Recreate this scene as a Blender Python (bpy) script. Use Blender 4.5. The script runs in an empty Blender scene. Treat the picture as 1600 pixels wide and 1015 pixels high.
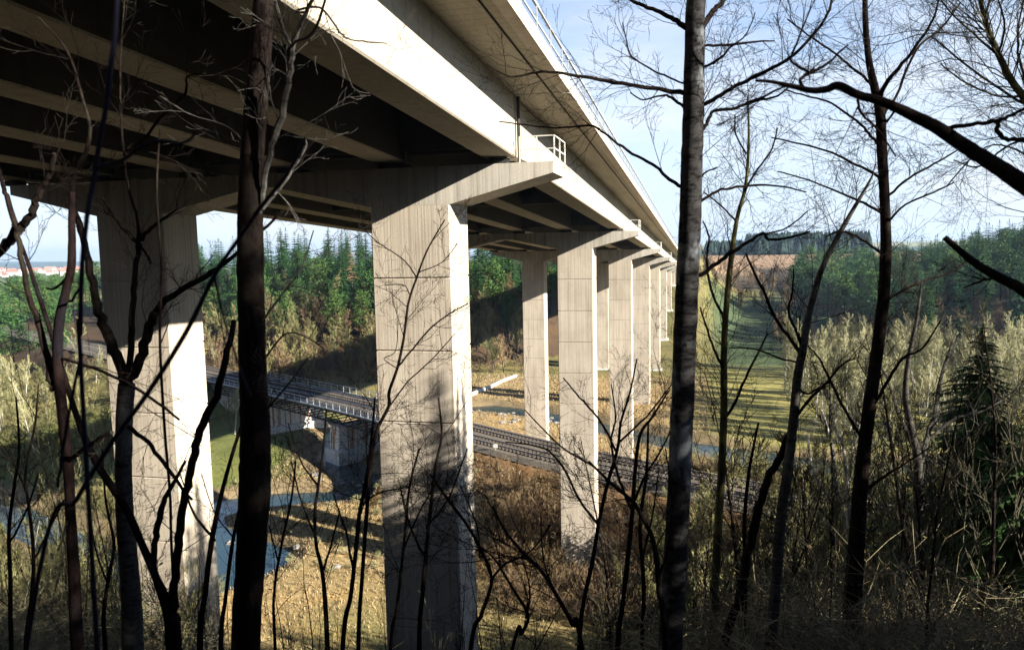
import bpy, math, random, bisect
import numpy as np
from mathutils import Vector, Matrix
R = math.radians
scene = bpy.context.scene
col = scene.collection
rnd = random.Random(7)

# ------------------------------------------------------------------ camera
F_PX = 1224.451
def cam_axes():
    y, p, r = R(-13.464), R(-5.801), R(-1.165)
    F = Vector((math.sin(y)*math.cos(p), math.cos(y)*math.cos(p), math.sin(p)))
    Rt = Vector((math.cos(y), -math.sin(y), 0)); U = Rt.cross(F)
    return Rt*math.cos(r)+U*math.sin(r), -Rt*math.sin(r)+U*math.cos(r), F
CR, CU, CF = cam_axes()
def at(px, py, Y):
    v = CR*((px-800)/F_PX) + CU*((507.5-py)/F_PX) + CF
    return v*(Y/v.y)
cam = bpy.data.cameras.new('camera'); camo = bpy.data.objects.new('camera', cam); col.objects.link(camo)
camo.matrix_world = Matrix((( CR.x, CU.x, -CF.x, 0), (CR.y, CU.y, -CF.y, 0), (CR.z, CU.z, -CF.z, 0), (0, 0, 0, 1)))
cam.sensor_width = 36; cam.lens = F_PX/1600*36; cam.clip_start = .05; cam.clip_end = 20000
cam.dof.use_dof = True; cam.dof.focus_distance = 45; cam.dof.aperture_fstop = 3.2
scene.camera = camo

# ------------------------------------------------------------------ tags
def tag(o, label=None, cat=None, group=None, kind=None):
    if label: o['label'] = label
    if cat: o['category'] = cat
    if group: o['group'] = group
    if kind: o['kind'] = kind
    return o
def empty(name, loc, rz=0):
    o = bpy.data.objects.new(name, None); col.objects.link(o)
    o.location = loc; o.rotation_euler = (0, 0, rz); o.empty_display_size = .3
    return o
def copy_tree(o, parent=None):
    c = o.copy(); col.objects.link(c); c.parent = parent
    for ch in list(o.children): copy_tree(ch, c)
    return c

class MB:
    def __init__(s): s.v = []; s.f = []
    def face_box(s, x0, x1, y0, y1, z0, z1):
        n = len(s.v)
        s.v += [(x0,y0,z0),(x1,y0,z0),(x1,y1,z0),(x0,y1,z0),(x0,y0,z1),(x1,y0,z1),(x1,y1,z1),(x0,y1,z1)]
        s.f += [(n,n+3,n+2,n+1),(n+4,n+5,n+6,n+7),(n,n+1,n+5,n+4),(n+1,n+2,n+6,n+5),(n+2,n+3,n+7,n+6),(n+3,n,n+4,n+7)]
    def bar(s, a, b, w, h):
        a = Vector(a); b = Vector(b); d = (b-a).normalized()
        up = Vector((0,0,1)) if abs(d.z) < .95 else Vector((0,1,0))
        r = d.cross(up).normalized()*w/2; u = r.cross(d).normalized()*h/2
        n = len(s.v)
        for p in (a, b):
            s.v += [tuple(p-r-u), tuple(p+r-u), tuple(p+r+u), tuple(p-r+u)]
        s.f += [(n,n+1,n+2,n+3),(n+7,n+6,n+5,n+4),(n,n+4,n+5,n+1),(n+1,n+5,n+6,n+2),(n+2,n+6,n+7,n+3),(n+3,n+7,n+4,n)]
    def prism(s, poly, y0, y1):
        """extrude XZ polygon along Y"""
        n = len(s.v); k = len(poly)
        s.v += [(x,y0,z) for x,z in poly] + [(x,y1,z) for x,z in poly]
        s.f.append(tuple(range(n, n+k))); s.f.append(tuple(range(n+2*k-1, n+k-1, -1)))
        for i in range(k):
            j = (i+1) % k; s.f.append((n+i, n+k+i, n+k+j, n+j))
    def tube(s, pts, rs, k=5, cap=True, lump=0):
        m = len(pts)
        if m < 2: return
        prev = None; n = len(s.v)
        ct = [(math.cos(2*math.pi*j/k), math.sin(2*math.pi*j/k)) for j in range(k)]
        for i in range(m):
            d = (pts[min(i+1, m-1)]-pts[max(i-1, 0)])
            if d.length < 1e-6: d = Vector((0,0,1))
            d.normalize()
            if prev is None:
                a = d.cross(Vector((1,.01,0)) if abs(d.x) < .9 else Vector((0,1,0)))
            else:
                a = prev - d*prev.dot(d)
            a.normalize(); prev = a; b = d.cross(a); r = rs[i]; p = pts[i]
            for c_, s_ in ct:
                q = r*(1+rnd.uniform(-lump, lump)) if lump else r
                s.v.append((p.x+(a.x*c_+b.x*s_)*q, p.y+(a.y*c_+b.y*s_)*q, p.z+(a.z*c_+b.z*s_)*q))
        for i in range(m-1):
            o = n+i*k
            for j in range(k):
                l = (j+1) % k; s.f.append((o+j, o+l, o+k+l, o+k+j))
        if cap:
            s.f.append(tuple(range(n+m*k-k, n+m*k)))
    def tri(s, a, b, c):
        n = len(s.v); s.v += [tuple(a), tuple(b), tuple(c)]; s.f.append((n, n+1, n+2))
    def quad(s, a, b, c, d):
        n = len(s.v); s.v += [tuple(a), tuple(b), tuple(c), tuple(d)]; s.f.append((n, n+1, n+2, n+3))
    def mesh(s, name, mat, smooth=False):
        me = bpy.data.meshes.new(name); me.from_pydata(s.v, [], s.f); me.materials.append(mat)
        if smooth: me.polygons.foreach_set('use_smooth', [True]*len(me.polygons))
        me.update(); return me
    def build(s, name, mat, parent=None, smooth=False):
        o = bpy.data.objects.new(name, s.mesh(name, mat, smooth)); col.objects.link(o)
        if parent is not None: o.parent = parent
        return o

# ------------------------------------------------------------------ materials
def mat(name, rough=.85, spec=.2):
    m = bpy.data.materials.new(name); m.use_nodes = True; nt = m.node_tree
    b = nt.nodes['Principled BSDF']; b.inputs['Roughness'].default_value = rough
    b.inputs['Specular IOR Level'].default_value = spec
    return m, nt, b
def N(nt, t, **kw):
    n = nt.nodes.new(t)
    for k, v in kw.items(): setattr(n, k, v)
    return n
def ramp(nt, fac, stops):
    r = N(nt, 'ShaderNodeValToRGB'); e = r.color_ramp.elements
    while len(e) < len(stops): e.new(.5)
    for i, (p, c) in enumerate(stops): e[i].position = p; e[i].color = (*c, 1)
    nt.links.new(fac, r.inputs[0]); return r.outputs[0]
def noise(nt, scale, detail=5, sc=(1,1,1), coord='Object', rough=.6, rot=None):
    tc = N(nt, 'ShaderNodeTexCoord'); mp = N(nt, 'ShaderNodeMapping'); mp.inputs['Scale'].default_value = sc
    nt.links.new(tc.outputs[coord], mp.inputs[0])
    n = N(nt, 'ShaderNodeTexNoise'); n.inputs['Scale'].default_value = scale; n.inputs['Detail'].default_value = detail
    n.inputs['Roughness'].default_value = rough
    nt.links.new(mp.outputs[0], n.inputs['Vector']); return n.outputs['Fac']
def mix(nt, f, a, b, mode='MIX'):
    m = N(nt, 'ShaderNodeMix', data_type='RGBA', blend_type=mode)
    for inp, v in ((m.inputs[0], f), (m.inputs[6], a), (m.inputs[7], b)):
        if isinstance(v, (int, float)): inp.default_value = v
        elif isinstance(v, tuple): inp.default_value = (*v, 1)
        else: nt.links.new(v, inp)
    return m.outputs[2]
def bump(nt, b, h, strength=.3, dist=.02):
    n = N(nt, 'ShaderNodeBump'); n.inputs['Strength'].default_value = strength; n.inputs['Distance'].default_value = dist
    nt.links.new(h, n.inputs['Height']); nt.links.new(n.outputs[0], b.inputs['Normal'])
def simple(name, stops, scale=3, sc=(1,1,1), rough=.85, spec=.2, bmp=0, bd=.02):
    m, nt, b = mat(name, rough, spec); n = noise(nt, scale, 6, sc)
    nt.links.new(ramp(nt, n, stops), b.inputs['Base Color'])
    if bmp: bump(nt, b, n, bmp, bd)
    return m
M = {}
def concrete(name, base, dark, streak=9):
    m, nt, b = mat(name, .9, .15)
    st = noise(nt, 1.0, 6, (streak, streak, .10), rough=.7)
    bl = noise(nt, .35, 6, (1, 1, .6))
    fine = noise(nt, 14, 4)
    c1 = ramp(nt, st, [(.34, dark), (.5, base), (.72, tuple(min(1, x*1.15) for x in base))])
    c2 = ramp(nt, bl, [(.3, (.72,.71,.69)), (.6, (1,1,1))])
    c = mix(nt, 1.0, c1, c2, 'MULTIPLY')
    c3 = ramp(nt, fine, [(.3, (.8,.8,.8)), (.6, (1,1,1))])
    nt.links.new(mix(nt, .7, c, mix(nt, 1.0, c, c3, 'MULTIPLY')), b.inputs['Base Color'])
    bump(nt, b, st, .5, .03); return m
M['pier'] = concrete('pier_concrete', (.50,.435,.345), (.35,.29,.22))
M['cap'] = concrete('cap_concrete', (.48,.44,.37), (.30,.265,.22), 4)
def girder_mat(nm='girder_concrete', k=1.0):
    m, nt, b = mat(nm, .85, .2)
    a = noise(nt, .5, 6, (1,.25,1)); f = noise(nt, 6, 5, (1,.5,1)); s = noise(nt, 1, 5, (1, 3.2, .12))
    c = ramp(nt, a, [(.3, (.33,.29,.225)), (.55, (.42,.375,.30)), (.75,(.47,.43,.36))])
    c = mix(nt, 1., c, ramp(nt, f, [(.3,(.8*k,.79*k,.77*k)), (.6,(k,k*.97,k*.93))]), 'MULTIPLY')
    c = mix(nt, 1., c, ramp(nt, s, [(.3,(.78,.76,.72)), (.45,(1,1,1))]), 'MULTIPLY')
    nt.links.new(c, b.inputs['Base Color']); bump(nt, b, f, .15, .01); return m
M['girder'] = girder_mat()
M['shaded_web'] = girder_mat('shade_darkened_girder_concrete', .17)  # same concrete, darkened to carry the shade on inner girder sides
def soffit_mat():
    m, nt, b = mat('deck_soffit_concrete', .9, .1)
    a = noise(nt, .8, 6, (1.6,.18,1)); f = noise(nt, 9, 4, (2,.3,1))
    tc = N(nt, 'ShaderNodeTexCoord'); w = N(nt, 'ShaderNodeTexWave', wave_type='BANDS', bands_direction='Y')
    w.inputs['Scale'].default_value = .66; w.inputs['Distortion'].default_value = .0; nt.links.new(tc.outputs['Object'], w.inputs['Vector'])
    line = ramp(nt, w.outputs['Fac'], [(0,(.6,.58,.54)), (.012,(1,1,1))])
    c = ramp(nt, a, [(.3, (.36,.32,.25)), (.6, (.47,.43,.34))])
    c = mix(nt, 1., c, ramp(nt, f, [(.3,(.82,.8,.76)), (.6,(1,1,1))]), 'MULTIPLY')
    nt.links.new(mix(nt, 1., c, line, 'MULTIPLY'), b.inputs['Base Color']); return m
M['soffit'] = soffit_mat()
M['shade_dark_soffit'] = simple('panel_concrete', [(.3,(.06,.055,.05)),(.7,(.10,.09,.08))], 1.2)  # shade under the deck put into the panel colour
M['lit_joint'] = simple('panel_joint', [(.3,(.75,.72,.66)),(.7,(.85,.82,.76))], 3)  # pale joints, brightened to stand in for light through the gaps
M['edge'] = simple('edge_beam_concrete', [(.3,(.42,.35,.27)),(.5,(.52,.45,.36)),(.7,(.6,.54,.45))], 2.5, (1,.6,1), bmp=.1)
M['asphalt'] = simple('asphalt', [(.3,(.04,.04,.04)),(.7,(.06,.06,.06))], 30)
M['steel'] = simple('galvanised_steel', [(.3,(.28,.3,.32)),(.7,(.42,.44,.46))], 6, rough=.5, spec=.5)
M['white_steel'] = simple('white_painted_steel', [(.3,(.5,.48,.42)),(.7,(.6,.58,.52))], 6, rough=.6)
M['rubber'] = simple('rubber', [(.3,(.02,.02,.02)),(.7,(.05,.045,.04))], 6)
M['dark_steel'] = simple('weathered_girder_steel', [(.3,(.015,.02,.028)),(.7,(.04,.04,.045))], 4, rough=.6)
M['rail_steel'] = simple('rail_steel', [(.3,(.10,.08,.07)),(.7,(.22,.2,.19))], 4, rough=.45, spec=.6)
M['sleeper'] = simple('sleeper_wood', [(.3,(.035,.028,.022)),(.7,(.09,.075,.06))], 4)
M['ballast'] = simple('ballast', [(.3,(.05,.042,.032)),(.5,(.13,.11,.085)),(.7,(.24,.2,.15))], 7, bmp=.6, bd=.08)
def rusty():
    m, nt, b = mat('rust_stained_concrete', .9, .1)
    a = noise(nt, .9, 2, (2.0, 2.0, .03)); f = noise(nt, 3, 5)
    c = ramp(nt, a, [(.53,(.70,.69,.66)), (.57,(.40,.2,.09)), (.62,(.2,.07,.03)), (.7,(.5,.4,.33))])
    nt.links.new(mix(nt, 1., c, ramp(nt, f, [(.3,(.75,.75,.75)),(.6,(1,1,1))]), 'MULTIPLY'), b.inputs['Base Color']); return m
M['rusty'] = rusty()
def bark(name, a, b_, c_, band=True, scale=6):
    m, nt, b = mat(name, .9, .03)
    n1 = noise(nt, scale, 6, (1,1,3.2) if band else (3,3,.5)); n2 = noise(nt, scale*.35, 4, (1,1,.7)); n3 = noise(nt, scale*5, 4)
    c1 = ramp(nt, n1, [(.38, a), (.52, b_), (.7, b_)])
    c2 = ramp(nt, n2, [(.52, (0,0,0)), (.62, (1,1,1))])
    c = mix(nt, c2, c1, c_)
    c = mix(nt, 1., c, ramp(nt, n3, [(.3,(.6,.6,.6)),(.6,(1,1,1))]), 'MULTIPLY')
    nt.links.new(c, b.inputs['Base Color']); bump(nt, b, n1, .6, .012); return m
M['bark'] = bark('dark_bark', (.006,.004,.004), (.017,.012,.010), (.028,.024,.018), False)
M['bark_red'] = bark('reddish_bark', (.006,.004,.004), (.015,.009,.008), (.011,.009,.011), False, 8)
M['birch_old'] = bark('lichened_birch_bark', (.012,.011,.011), (.04,.038,.037), (.17,.18,.185), True, 7)
M['bark_green'] = bark('mossy_bark', (.03,.028,.014), (.075,.07,.03), (.15,.14,.05), False, 7)
M['bark_grey'] = bark('grey_smooth_bark', (.03,.027,.024), (.07,.064,.056), (.12,.115,.10), True, 8)
M['bark_pale'] = bark('pale_sapling_bark', (.10,.10,.06), (.26,.26,.17), (.34,.33,.24), False, 9)
M['birch'] = bark('white_birch_bark', (.25,.22,.2), (.62,.58,.52), (.5,.45,.38), True, 3)
def rand_col(name, c1, c2, c3=None, sc=.5, rough=.8, spec=.15, trans=0):
    m, nt, b = mat(name, rough, spec)
    oi = N(nt, 'ShaderNodeObjectInfo'); n = noise(nt, sc, 4)
    x = mix(nt, oi.outputs['Random'], c1, c2)
    y = mix(nt, ramp(nt, n, [(.35,(0,0,0)),(.65,(1,1,1))]), x, c3 or c1)
    nt.links.new(y, b.inputs['Base Color']); return m
M['spruce'] = rand_col('spruce_needles', (.010,.040,.014), (.04,.085,.016), (.014,.052,.016), .8)
M['pine'] = rand_col('pine_needles', (.04,.10,.022), (.09,.135,.025), (.025,.07,.02), .6)
M['spruce_near'] = rand_col('near_spruce_needles', (.045,.095,.018), (.045,.095,.018), (.02,.05,.014), 1.5)
M['dead_needles'] = rand_col('dead_needles', (.22,.12,.06), (.25,.15,.08), (.16,.09,.05))
M['twig_tan'] = rand_col('pale_birch_twigs', (.28,.27,.13), (.38,.35,.19), (.19,.18,.09))
M['twig_olive'] = rand_col('olive_twigs', (.16,.165,.06), (.25,.22,.09), (.11,.10,.045))
M['twig_brown'] = rand_col('brown_twigs', (.13,.085,.045), (.21,.155,.075), (.09,.055,.035))
M['twig_dark'] = rand_col('dark_twigs', (.022,.018,.013), (.11,.10,.06), (.018,.014,.010))
M['twig_blue'] = rand_col('purplish_smooth_shoot', (.013,.012,.026), (.013,.012,.026), (.01,.01,.018))
M['bramble'] = rand_col('bramble_stems', (.30,.27,.15), (.30,.27,.15), (.12,.09,.05), 1.2)
M['litter'] = rand_col('dead_leaves', (.17,.105,.05), (.17,.105,.05), (.09,.055,.03), 5)
M['green_leaf'] = rand_col('bramble_leaves', (.08,.11,.03), (.08,.11,.03), (.13,.13,.04), 5)
M['straw'] = rand_col('dry_straw', (.40,.31,.17), (.40,.31,.17), (.24,.17,.09), 1.5)
M['rock'] = simple('river_rock', [(.3,(.13,.12,.11)),(.7,(.30,.28,.25))], 2, bmp=.3)
M['white_conc'] = simple('pale_concrete', [(.3,(.55,.54,.5)),(.7,(.7,.69,.65))], 2)

# ------------------------------------------------------------------ terrain
RAIL = [(-300,262),(-200,206),(-150,176),(-105,150),(-75,132.5),(-52.5,119),(-31,104.5),(-16.4,94.7),(-1,86.5),(15,79),(40,67),(90,44),(160,10)]
ZR = -26.3
RIVER = [(200,120),(60,124),(12,126),(-8,138),(-26,152),(-44,160),(-60,152),(-66,134),(-60,118),(-50,107),(-47,100),(-58,96),(-66,90),(-60,82),(-50,76),(-52,70),(-66,72),(-90,84),(-130,92),(-240,120),(-600,300)]
WATER = -34.9
def seg_dist(X, Y, poly):
    best = np.full(X.shape, 1e9); 
    for (x0,y0),(x1,y1) in zip(poly[:-1], poly[1:]):
        dx, dy = x1-x0, y1-y0; t = np.clip(((X-x0)*dx+(Y-y0)*dy)/(dx*dx+dy*dy), 0, 1)
        best = np.minimum(best, np.hypot(X-x0-t*dx, Y-y0-t*dy))
    return best
def ss(a, b, x): t = np.clip((x-a)/(b-a), 0, 1); return t*t*(3-2*t)
def smax(a, b, k): h = np.clip(.5+.5*(a-b)/k, 0, 1); return b+(a-b)*h+k*h*(1-h)
def wob(X, Y, s, seed=0):
    return (np.sin(X/s+1.3+seed)*np.cos(Y/s*1.13+.4+seed*2)+.5*np.sin(X/s*2.3+Y/s*1.7+seed)+.25*np.sin(X/s*4.7-Y/s*3.9+2*seed))/1.75
def H(X, Y):
    X = np.asarray(X, float); Y = np.asarray(Y, float)
    floor = -33.7 - .35*ss(120, 200, Y)*ss(30, -20, X)
    # far valley side under the viaduct
    w = ss(22, -6, X)
    far = np.interp(Y, [0,205,250,300,342,390,460,700,1200,2500,6000],[-60,-36,-31.8,-25.6,-19,-11.5,-11,-14,-20,-50,-75])
    far2 = np.interp(Y, [0,300,420,600,900,1200,2500,6000],[-60,-35,-26,-21,-15.5,-20,-50,-75])
    h = smax(floor, w*far+(1-w)*far2, 3)
    # left forest hill beyond the railway
    d = (Y-(172-(X+110)*-.0)) ; line = np.interp(X, [-400,-200,-120,-60,-30], [330,235,182,205,235])
    hl = -34 + np.clip((Y-line)*.30, 0, 15) + np.clip((Y-line-60)*.05,0,4)
    m = ss(-24, -50, X)*ss(-360, -210, X)
    h = np.where(m > 0, h+(np.maximum(h, hl)-h)*m, h)
    leftdrop = ss(-230, -420, X)
    h = h*(1-leftdrop)+leftdrop*np.interp(Y, [0,200,400,900,1800,2500,6000], [-34,-33,-36,-46,-47,-58,-95])
    # right forest hill
    base = np.interp(Y, [180,230,300,400,600],[110,48,40,62,110])
    hr = -34 + np.clip((X-base)*.22, 0, 17); mr = ss(170, 235, Y)*ss(900, 600, Y)
    h = np.where(mr > 0, h+(np.maximum(h, hr)-h)*mr, h)
    h = h + ss(90, 260, X)*22*ss(260,100,Y)
    # near hillside
    a = X/(np.abs(Y)+1.5)
    s = .66 - .21*ss(-.06, .12, a) - .12*ss(-.72, -.95, a)
    s = np.where(Y < 3, .5, s*ss(-2,5,Y)+.5*(1-ss(-2,5,Y)))
    near = -1.7 - s*Y + .25*wob(X, Y, 3.1, 1) - np.clip(Y-46,0,60)*.35
    near = np.minimum(near, 24)
    h = smax(near, h, 4)
    # railway embankment
    dr = seg_dist(X, Y, RAIL)
    emb = ZR-.45 - np.clip(dr-5.2, 0, 100)*.62
    gap = ss(-42, -46, X)*ss(-99, -95, X)
    emb = emb - gap*30
    h = np.maximum(h, emb)
    h = np.where((dr < 5.2) & (gap < .1), ZR-.45, np.where(dr < 14, np.minimum(h, np.where(gap<.1, ZR-.45+np.clip(dr-6,0,20)*.8, 99)), h))
    h = h + (.22-.18*ss(190,230,Y))*wob(X, Y, 7.3, 3)*ss(5.5, 9, dr)
    # river bed
    rv = seg_dist(X, Y, RIVER); wd = 1.6+.9*wob(X, Y, 9, 5)+3.2*np.exp(-((X-10)**2+(Y-126)**2)/120)+2.6*np.exp(-((X+51)**2+(Y-75)**2)/110)
    cut = ss(wd+5, wd-1.2, rv)
    h = np.where((dr > 6) | (gap > .5), h*(1-cut)+cut*np.minimum(h, WATER-.7), h)
    return h
_ht = {}
def h1(x, y):
    if 'z' not in _ht: return float(H(x, y))
    i = min(max(bisect.bisect_right(_ht['x'], x)-1, 0), len(_ht['x'])-2); j = min(max(bisect.bisect_right(_ht['y'], y)-1, 0), len(_ht['y'])-2)
    xa, xb, ya, yb = _ht['x'][i], _ht['x'][i+1], _ht['y'][j], _ht['y'][j+1]; u = (x-xa)/(xb-xa); v = (y-ya)/(yb-ya); z = _ht['z']
    return (z[j][i]*(1-u)+z[j][i+1]*u)*(1-v)+(z[j+1][i]*(1-u)+z[j+1][i+1]*u)*v

def axis(dense, far):
    a = list(np.arange(dense[0], dense[1]+.01, dense[2])); s = dense[2]
    x = a[-1]
    while x < far[1]: s *= 1.13; x += s; a.append(x)
    s = dense[2]; x = a[0]
    while x > far[0]: s *= 1.13; x -= s; a.insert(0, x)
    return np.array(a)
ax = axis((-120, 60, 1.0), (-6500, 4500)); ay = axis((0, 215, 1.0), (-500, 6800))
GX, GY = np.meshgrid(ax, ay)
GZ = H(GX, GY)
nx, ny = len(ax), len(ay)
_ht['x'] = ax.tolist(); _ht['y'] = ay.tolist(); _ht['z'] = GZ.tolist()
verts = np.stack([GX.ravel(), GY.ravel(), GZ.ravel()], 1)
idx = np.arange(nx*ny).reshape(ny, nx)
faces = np.stack([idx[:-1,:-1].ravel(), idx[:-1,1:].ravel(), idx[1:,1:].ravel(), idx[1:,:-1].ravel()], 1)
me = bpy.data.meshes.new('ground'); me.from_pydata(verts.tolist(), [], faces.tolist())
me.polygons.foreach_set('use_smooth', [True]*len(me.polygons))
# what grows where
X, Y, Z = GX.ravel(), GY.ravel(), GZ.ravel()
C = np.zeros((len(X), 4)); C[:, 3] = 1
def setc(mask, c):
    mask = np.clip(mask, 0, 1)[:, None]; C[:, :3] = C[:, :3]*(1-mask)+np.array(c)*mask
setc(np.ones(len(X)), (.19,.165,.065))                         # rough pasture
setc(ss(0,6,X)*ss(118,132,Y), (.27,.25,.085))                  # right meadow
setc(ss(0,6,X)*ss(205,225,Y)*ss(420,380,Y), (.06,.085,.04))  # back of the meadow, hill shade put into its green
setc(ss(-2,-8,X)*ss(-60,-48,X)*ss(60,75,Y)*ss(200,190,Y), (.34,.245,.115))   # dry grass under the viaduct
setc(ss(-30,-40,X)*ss(-62,-58,X)*ss(50,58,Y)*ss(104,98,Y), (.35,.255,.12))
setc(ss(-60,-66,X)*ss(-140,-120,X)*ss(92,98,Y)*ss(150,138,Y), (.15,.165,.05))   # green riverside grass
setc(ss(10,-2,X)*ss(205,215,Y)*ss(420,400,Y)*ss(-40,-20,X), (.15,.135,.055))
setc(ss(3,10,X)*ss(400,430,Y)*ss(560,520,Y), (.10,.08,.05)); setc(ss(3,10,X)*ss(500,560,Y)*ss(1050,980,Y)*ss(400,300,X), (.30,.20,.12))  # stubble field
setc(((Z > -33) & (X < -30) & (Y > 165) & (X > -420)).astype(float), (.075,.05,.03))   # forest floor
setc(((X > 40) & (Y > 215) & (Y < 600) & (Z > -31)).astype(float), (.06,.045,.028))
dr = seg_dist(X, Y, RAIL)
setc(ss(17, 8, dr)*(Z > -33)*ss(-40,-30,X), (.19,.12,.06))
setc(ss(62, 50, Y+np.abs(X)*.1)*(X > -60), (.07,.05,.03))      # leaf litter on the near slope
rv = seg_dist(X, Y, RIVER); setc(ss(8, 5.5, rv)*(Z < -33.2), (.21,.16,.09)); setc((Z < WATER-.1).astype(float), (.05,.06,.045))
setc((Y > 975).astype(float)*(Y<3000)*(X>-200), (.035,.06,.03)); setc((Y > 1100).astype(float)*(Y<3000)*(X<-200), (.12,.15,.05))
at_ = me.color_attributes.new('cover', 'FLOAT_COLOR', 'POINT'); at_.data.foreach_set('color', C.ravel())
m, nt, b = mat('ground_cover', .95, .08)
va = N(nt, 'ShaderNodeVertexColor', layer_name='cover')
n1 = noise(nt, .16, 8, rough=.75); n2 = noise(nt, 1.6, 8, rough=.8)
c = mix(nt, 1., va.outputs[0], ramp(nt, n1, [(.3,(.5,.5,.42)),(.5,(.95,.95,.95)),(.7,(1.3,1.12,.9))]), 'MULTIPLY')
c = mix(nt, 1., c, ramp(nt, n2, [(.32,(.5,.5,.5)),(.5,(1,1,1)),(.68,(1.35,1.3,1.2))]), 'MULTIPLY')
nt.links.new(c, b.inputs['Base Color']); bump(nt, b, n2, .35, .12)
me.materials.append(m)
ground = bpy.data.objects.new('ground', me); col.objects.link(ground); tag(ground, kind='structure')

# river water sheet along the river course
mbw = MB()
def poly_sheet(mb, poly, w, z, step=3):
    P = []
    for (a, b2) in zip(poly[:-1], poly[1:]):
        a = Vector((*a, z)); b2 = Vector((*b2, z)); n = max(1, int((b2-a).length/step))
        P += [a.lerp(b2, i/n) for i in range(n)]
    P.append(Vector((*poly[-1], z))); n0 = len(mb.v)
    for i, p in enumerate(P):
        d = (P[min(i+1, len(P)-1)]-P[max(i-1, 0)]).normalized(); s = Vector((-d.y, d.x, 0))*w
        mb.v += [tuple(p-s), tuple(p+s)]
    for i in range(len(P)-1): k = n0+2*i; mb.f.append((k, k+2, k+3, k+1))
    return P
# one flat sheet: the terrain's banks give the river its outline
mbw.quad((-700, 55, WATER), (260, 55, WATER), (260, 340, WATER), (-700, 340, WATER))
m, nt, b = mat('river_water', .08, .5)
b.inputs['Base Color'].default_value = (.014,.036,.042,1); b.inputs['IOR'].default_value = 1.4
wn = noise(nt, 1.4, 5, (1,1.6,1)); bump(nt, b, wn, .35, .12)
wn2 = noise(nt, .12, 2)
river = mbw.build('river', m); tag(river, kind='structure')

# ------------------------------------------------------------------ the viaduct
Y1, L, XL, WC, DC, S = 30.94, 44.54, -13.43, 3.5, 2.55, 13.54
ZT, ZB, ZE, XCE, XCL = 3.27, 1.72, 2.83, -5.61, -31.6
GR = -.048; ZS = 6.03; ZG = ZT+.30; XG = -7.23; PG = -4.753; WG = 1.346; XO = -4.96
via = empty('road_viaduct', (XL, Y1, h1(XL, Y1)))
tag(via, 'long concrete road viaduct on tall twin rectangular columns striding across the valley', 'viaduct')
via_loc = Vector(via.location)
def vpart(mb, name, m, parent=None, smooth=False):
    mb.v = [(x-via_loc.x, y-via_loc.y, z-via_loc.z) for x, y, z in mb.v] if parent is None else mb.v
    return mb.build(name, m, via if parent is None else parent, smooth)
def sub(mb, name, m, parent):
    mb.v = [(x-via_loc.x, y-via_loc.y, z-via_loc.z) for x, y, z in mb.v]
    return mb.build(name, m, parent)
def gz(y): return GR*(y-Y1)
NST = 8
st_y = [Y1+L*i for i in range(NST)]
def column(x0, y0, ztop, zbot):
    mb = MB(); lv = []
    z = ztop-3.0; lv = [(ztop, 0)]
    while z > zbot+1:
        lv += [(z+.045, 0), (z+.03, .04), (z-.03, .04), (z-.045, 0)]; z -= 3.07
    lv.append((zbot, 0)); x1, y1 = x0+WC, y0+DC; c = .06
    for i, (z, ins) in enumerate(lv):
        a = ins; q = [(x0+a+c,y0+a),(x1-a-c,y0+a),(x1-a,y0+a+c),(x1-a,y1-a-c),(x1-a-c,y1-a),(x0+a+c,y1-a),(x0+a,y1-a-c),(x0+a,y0+a+c)]
        mb.v += [(x,y,z) for x,y in q]
    for i in range(len(lv)-1):
        for j in range(8):
            k = (j+1) % 8; o = i*8; mb.f.append((o+8+j, o+8+k, o+k, o+j))
    return mb
for si, y0 in enumerate(st_y):
    g = gz(y0)
    for xc in (XL, XL-S):
        zb = min(h1(xc, y0), h1(xc+WC, y0), h1(xc+WC, y0+DC))-.8
        cmb = column(xc, y0, ZB+g, zb)
        c = vpart(cmb, 'column', M['pier'])
        f = MB(); zf = (max(h1(xc, y0), h1(xc+WC, y0+DC), h1(xc+WC,y0))+.15) if si > 3 else zb+.5
        if zf > ZB+g-5: zf = zb+.5
        f.face_box(xc-.5, xc+WC+.5, y0-.5, y0+DC+.5, zb-.5, zf); sub(f, 'column_footing', M['white_conc'], c)
    xr = XL+WC; xl2 = XL-S+WC; xm = (XL+xl2)/2
    hd = (ZB-ZE)
    poly = [(XCL, ZT+g), (XCL, ZE+g), (XL-S, ZB+g), (xl2, ZB+g), (xm-.6, ZE-.15+g), (xm+.6, ZE-.15+g), (XL, ZB+g), (xr, ZB+g), (XCE, ZE+g), (XCE, ZT+g)]
    mb = MB(); mb.prism(poly, y0-.004, y0+DC+.004)
    cap = vpart(mb, 'pier_cap', M['cap'])
    # scupper mark and bearing pads
    for gi in range(6):
        xg = XG+PG*gi
        for yy in (y0+.12, y0+1.5):
            b_ = MB(); b_.face_box(xg-WG+.3, xg-.3, yy, yy+.55, ZT+g+.003, ZT+g+.24); sub(b_, 'bearing', M['rubber'], cap)
    # inspection platform railing on the cap end
    rl = MB(); z0 = ZT+g; X0, X1 = XCE-1.35, XCE+.05
    ya, yb = y0+.02, y0+DC
    for p in ((X0,ya),(X1,ya),(X1,yb),(X1,(ya+yb)/2),((X0+X1)/2,ya)):
        rl.bar((p[0],p[1],z0-.05), (p[0],p[1],z0+1.0), .05, .05)
    for zz in (.5, 1.0):
        rl.bar((X0,ya,z0+zz), (X1,ya,z0+zz), .045, .045); rl.bar((X1,ya,z0+zz), (X1,yb,z0+zz), .045, .045)
    vpart(rl, 'platform_railing', M['white_steel'])
ends = [Y1-L] + [y+.55 for y in st_y] + [Y1+L*NST]
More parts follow.
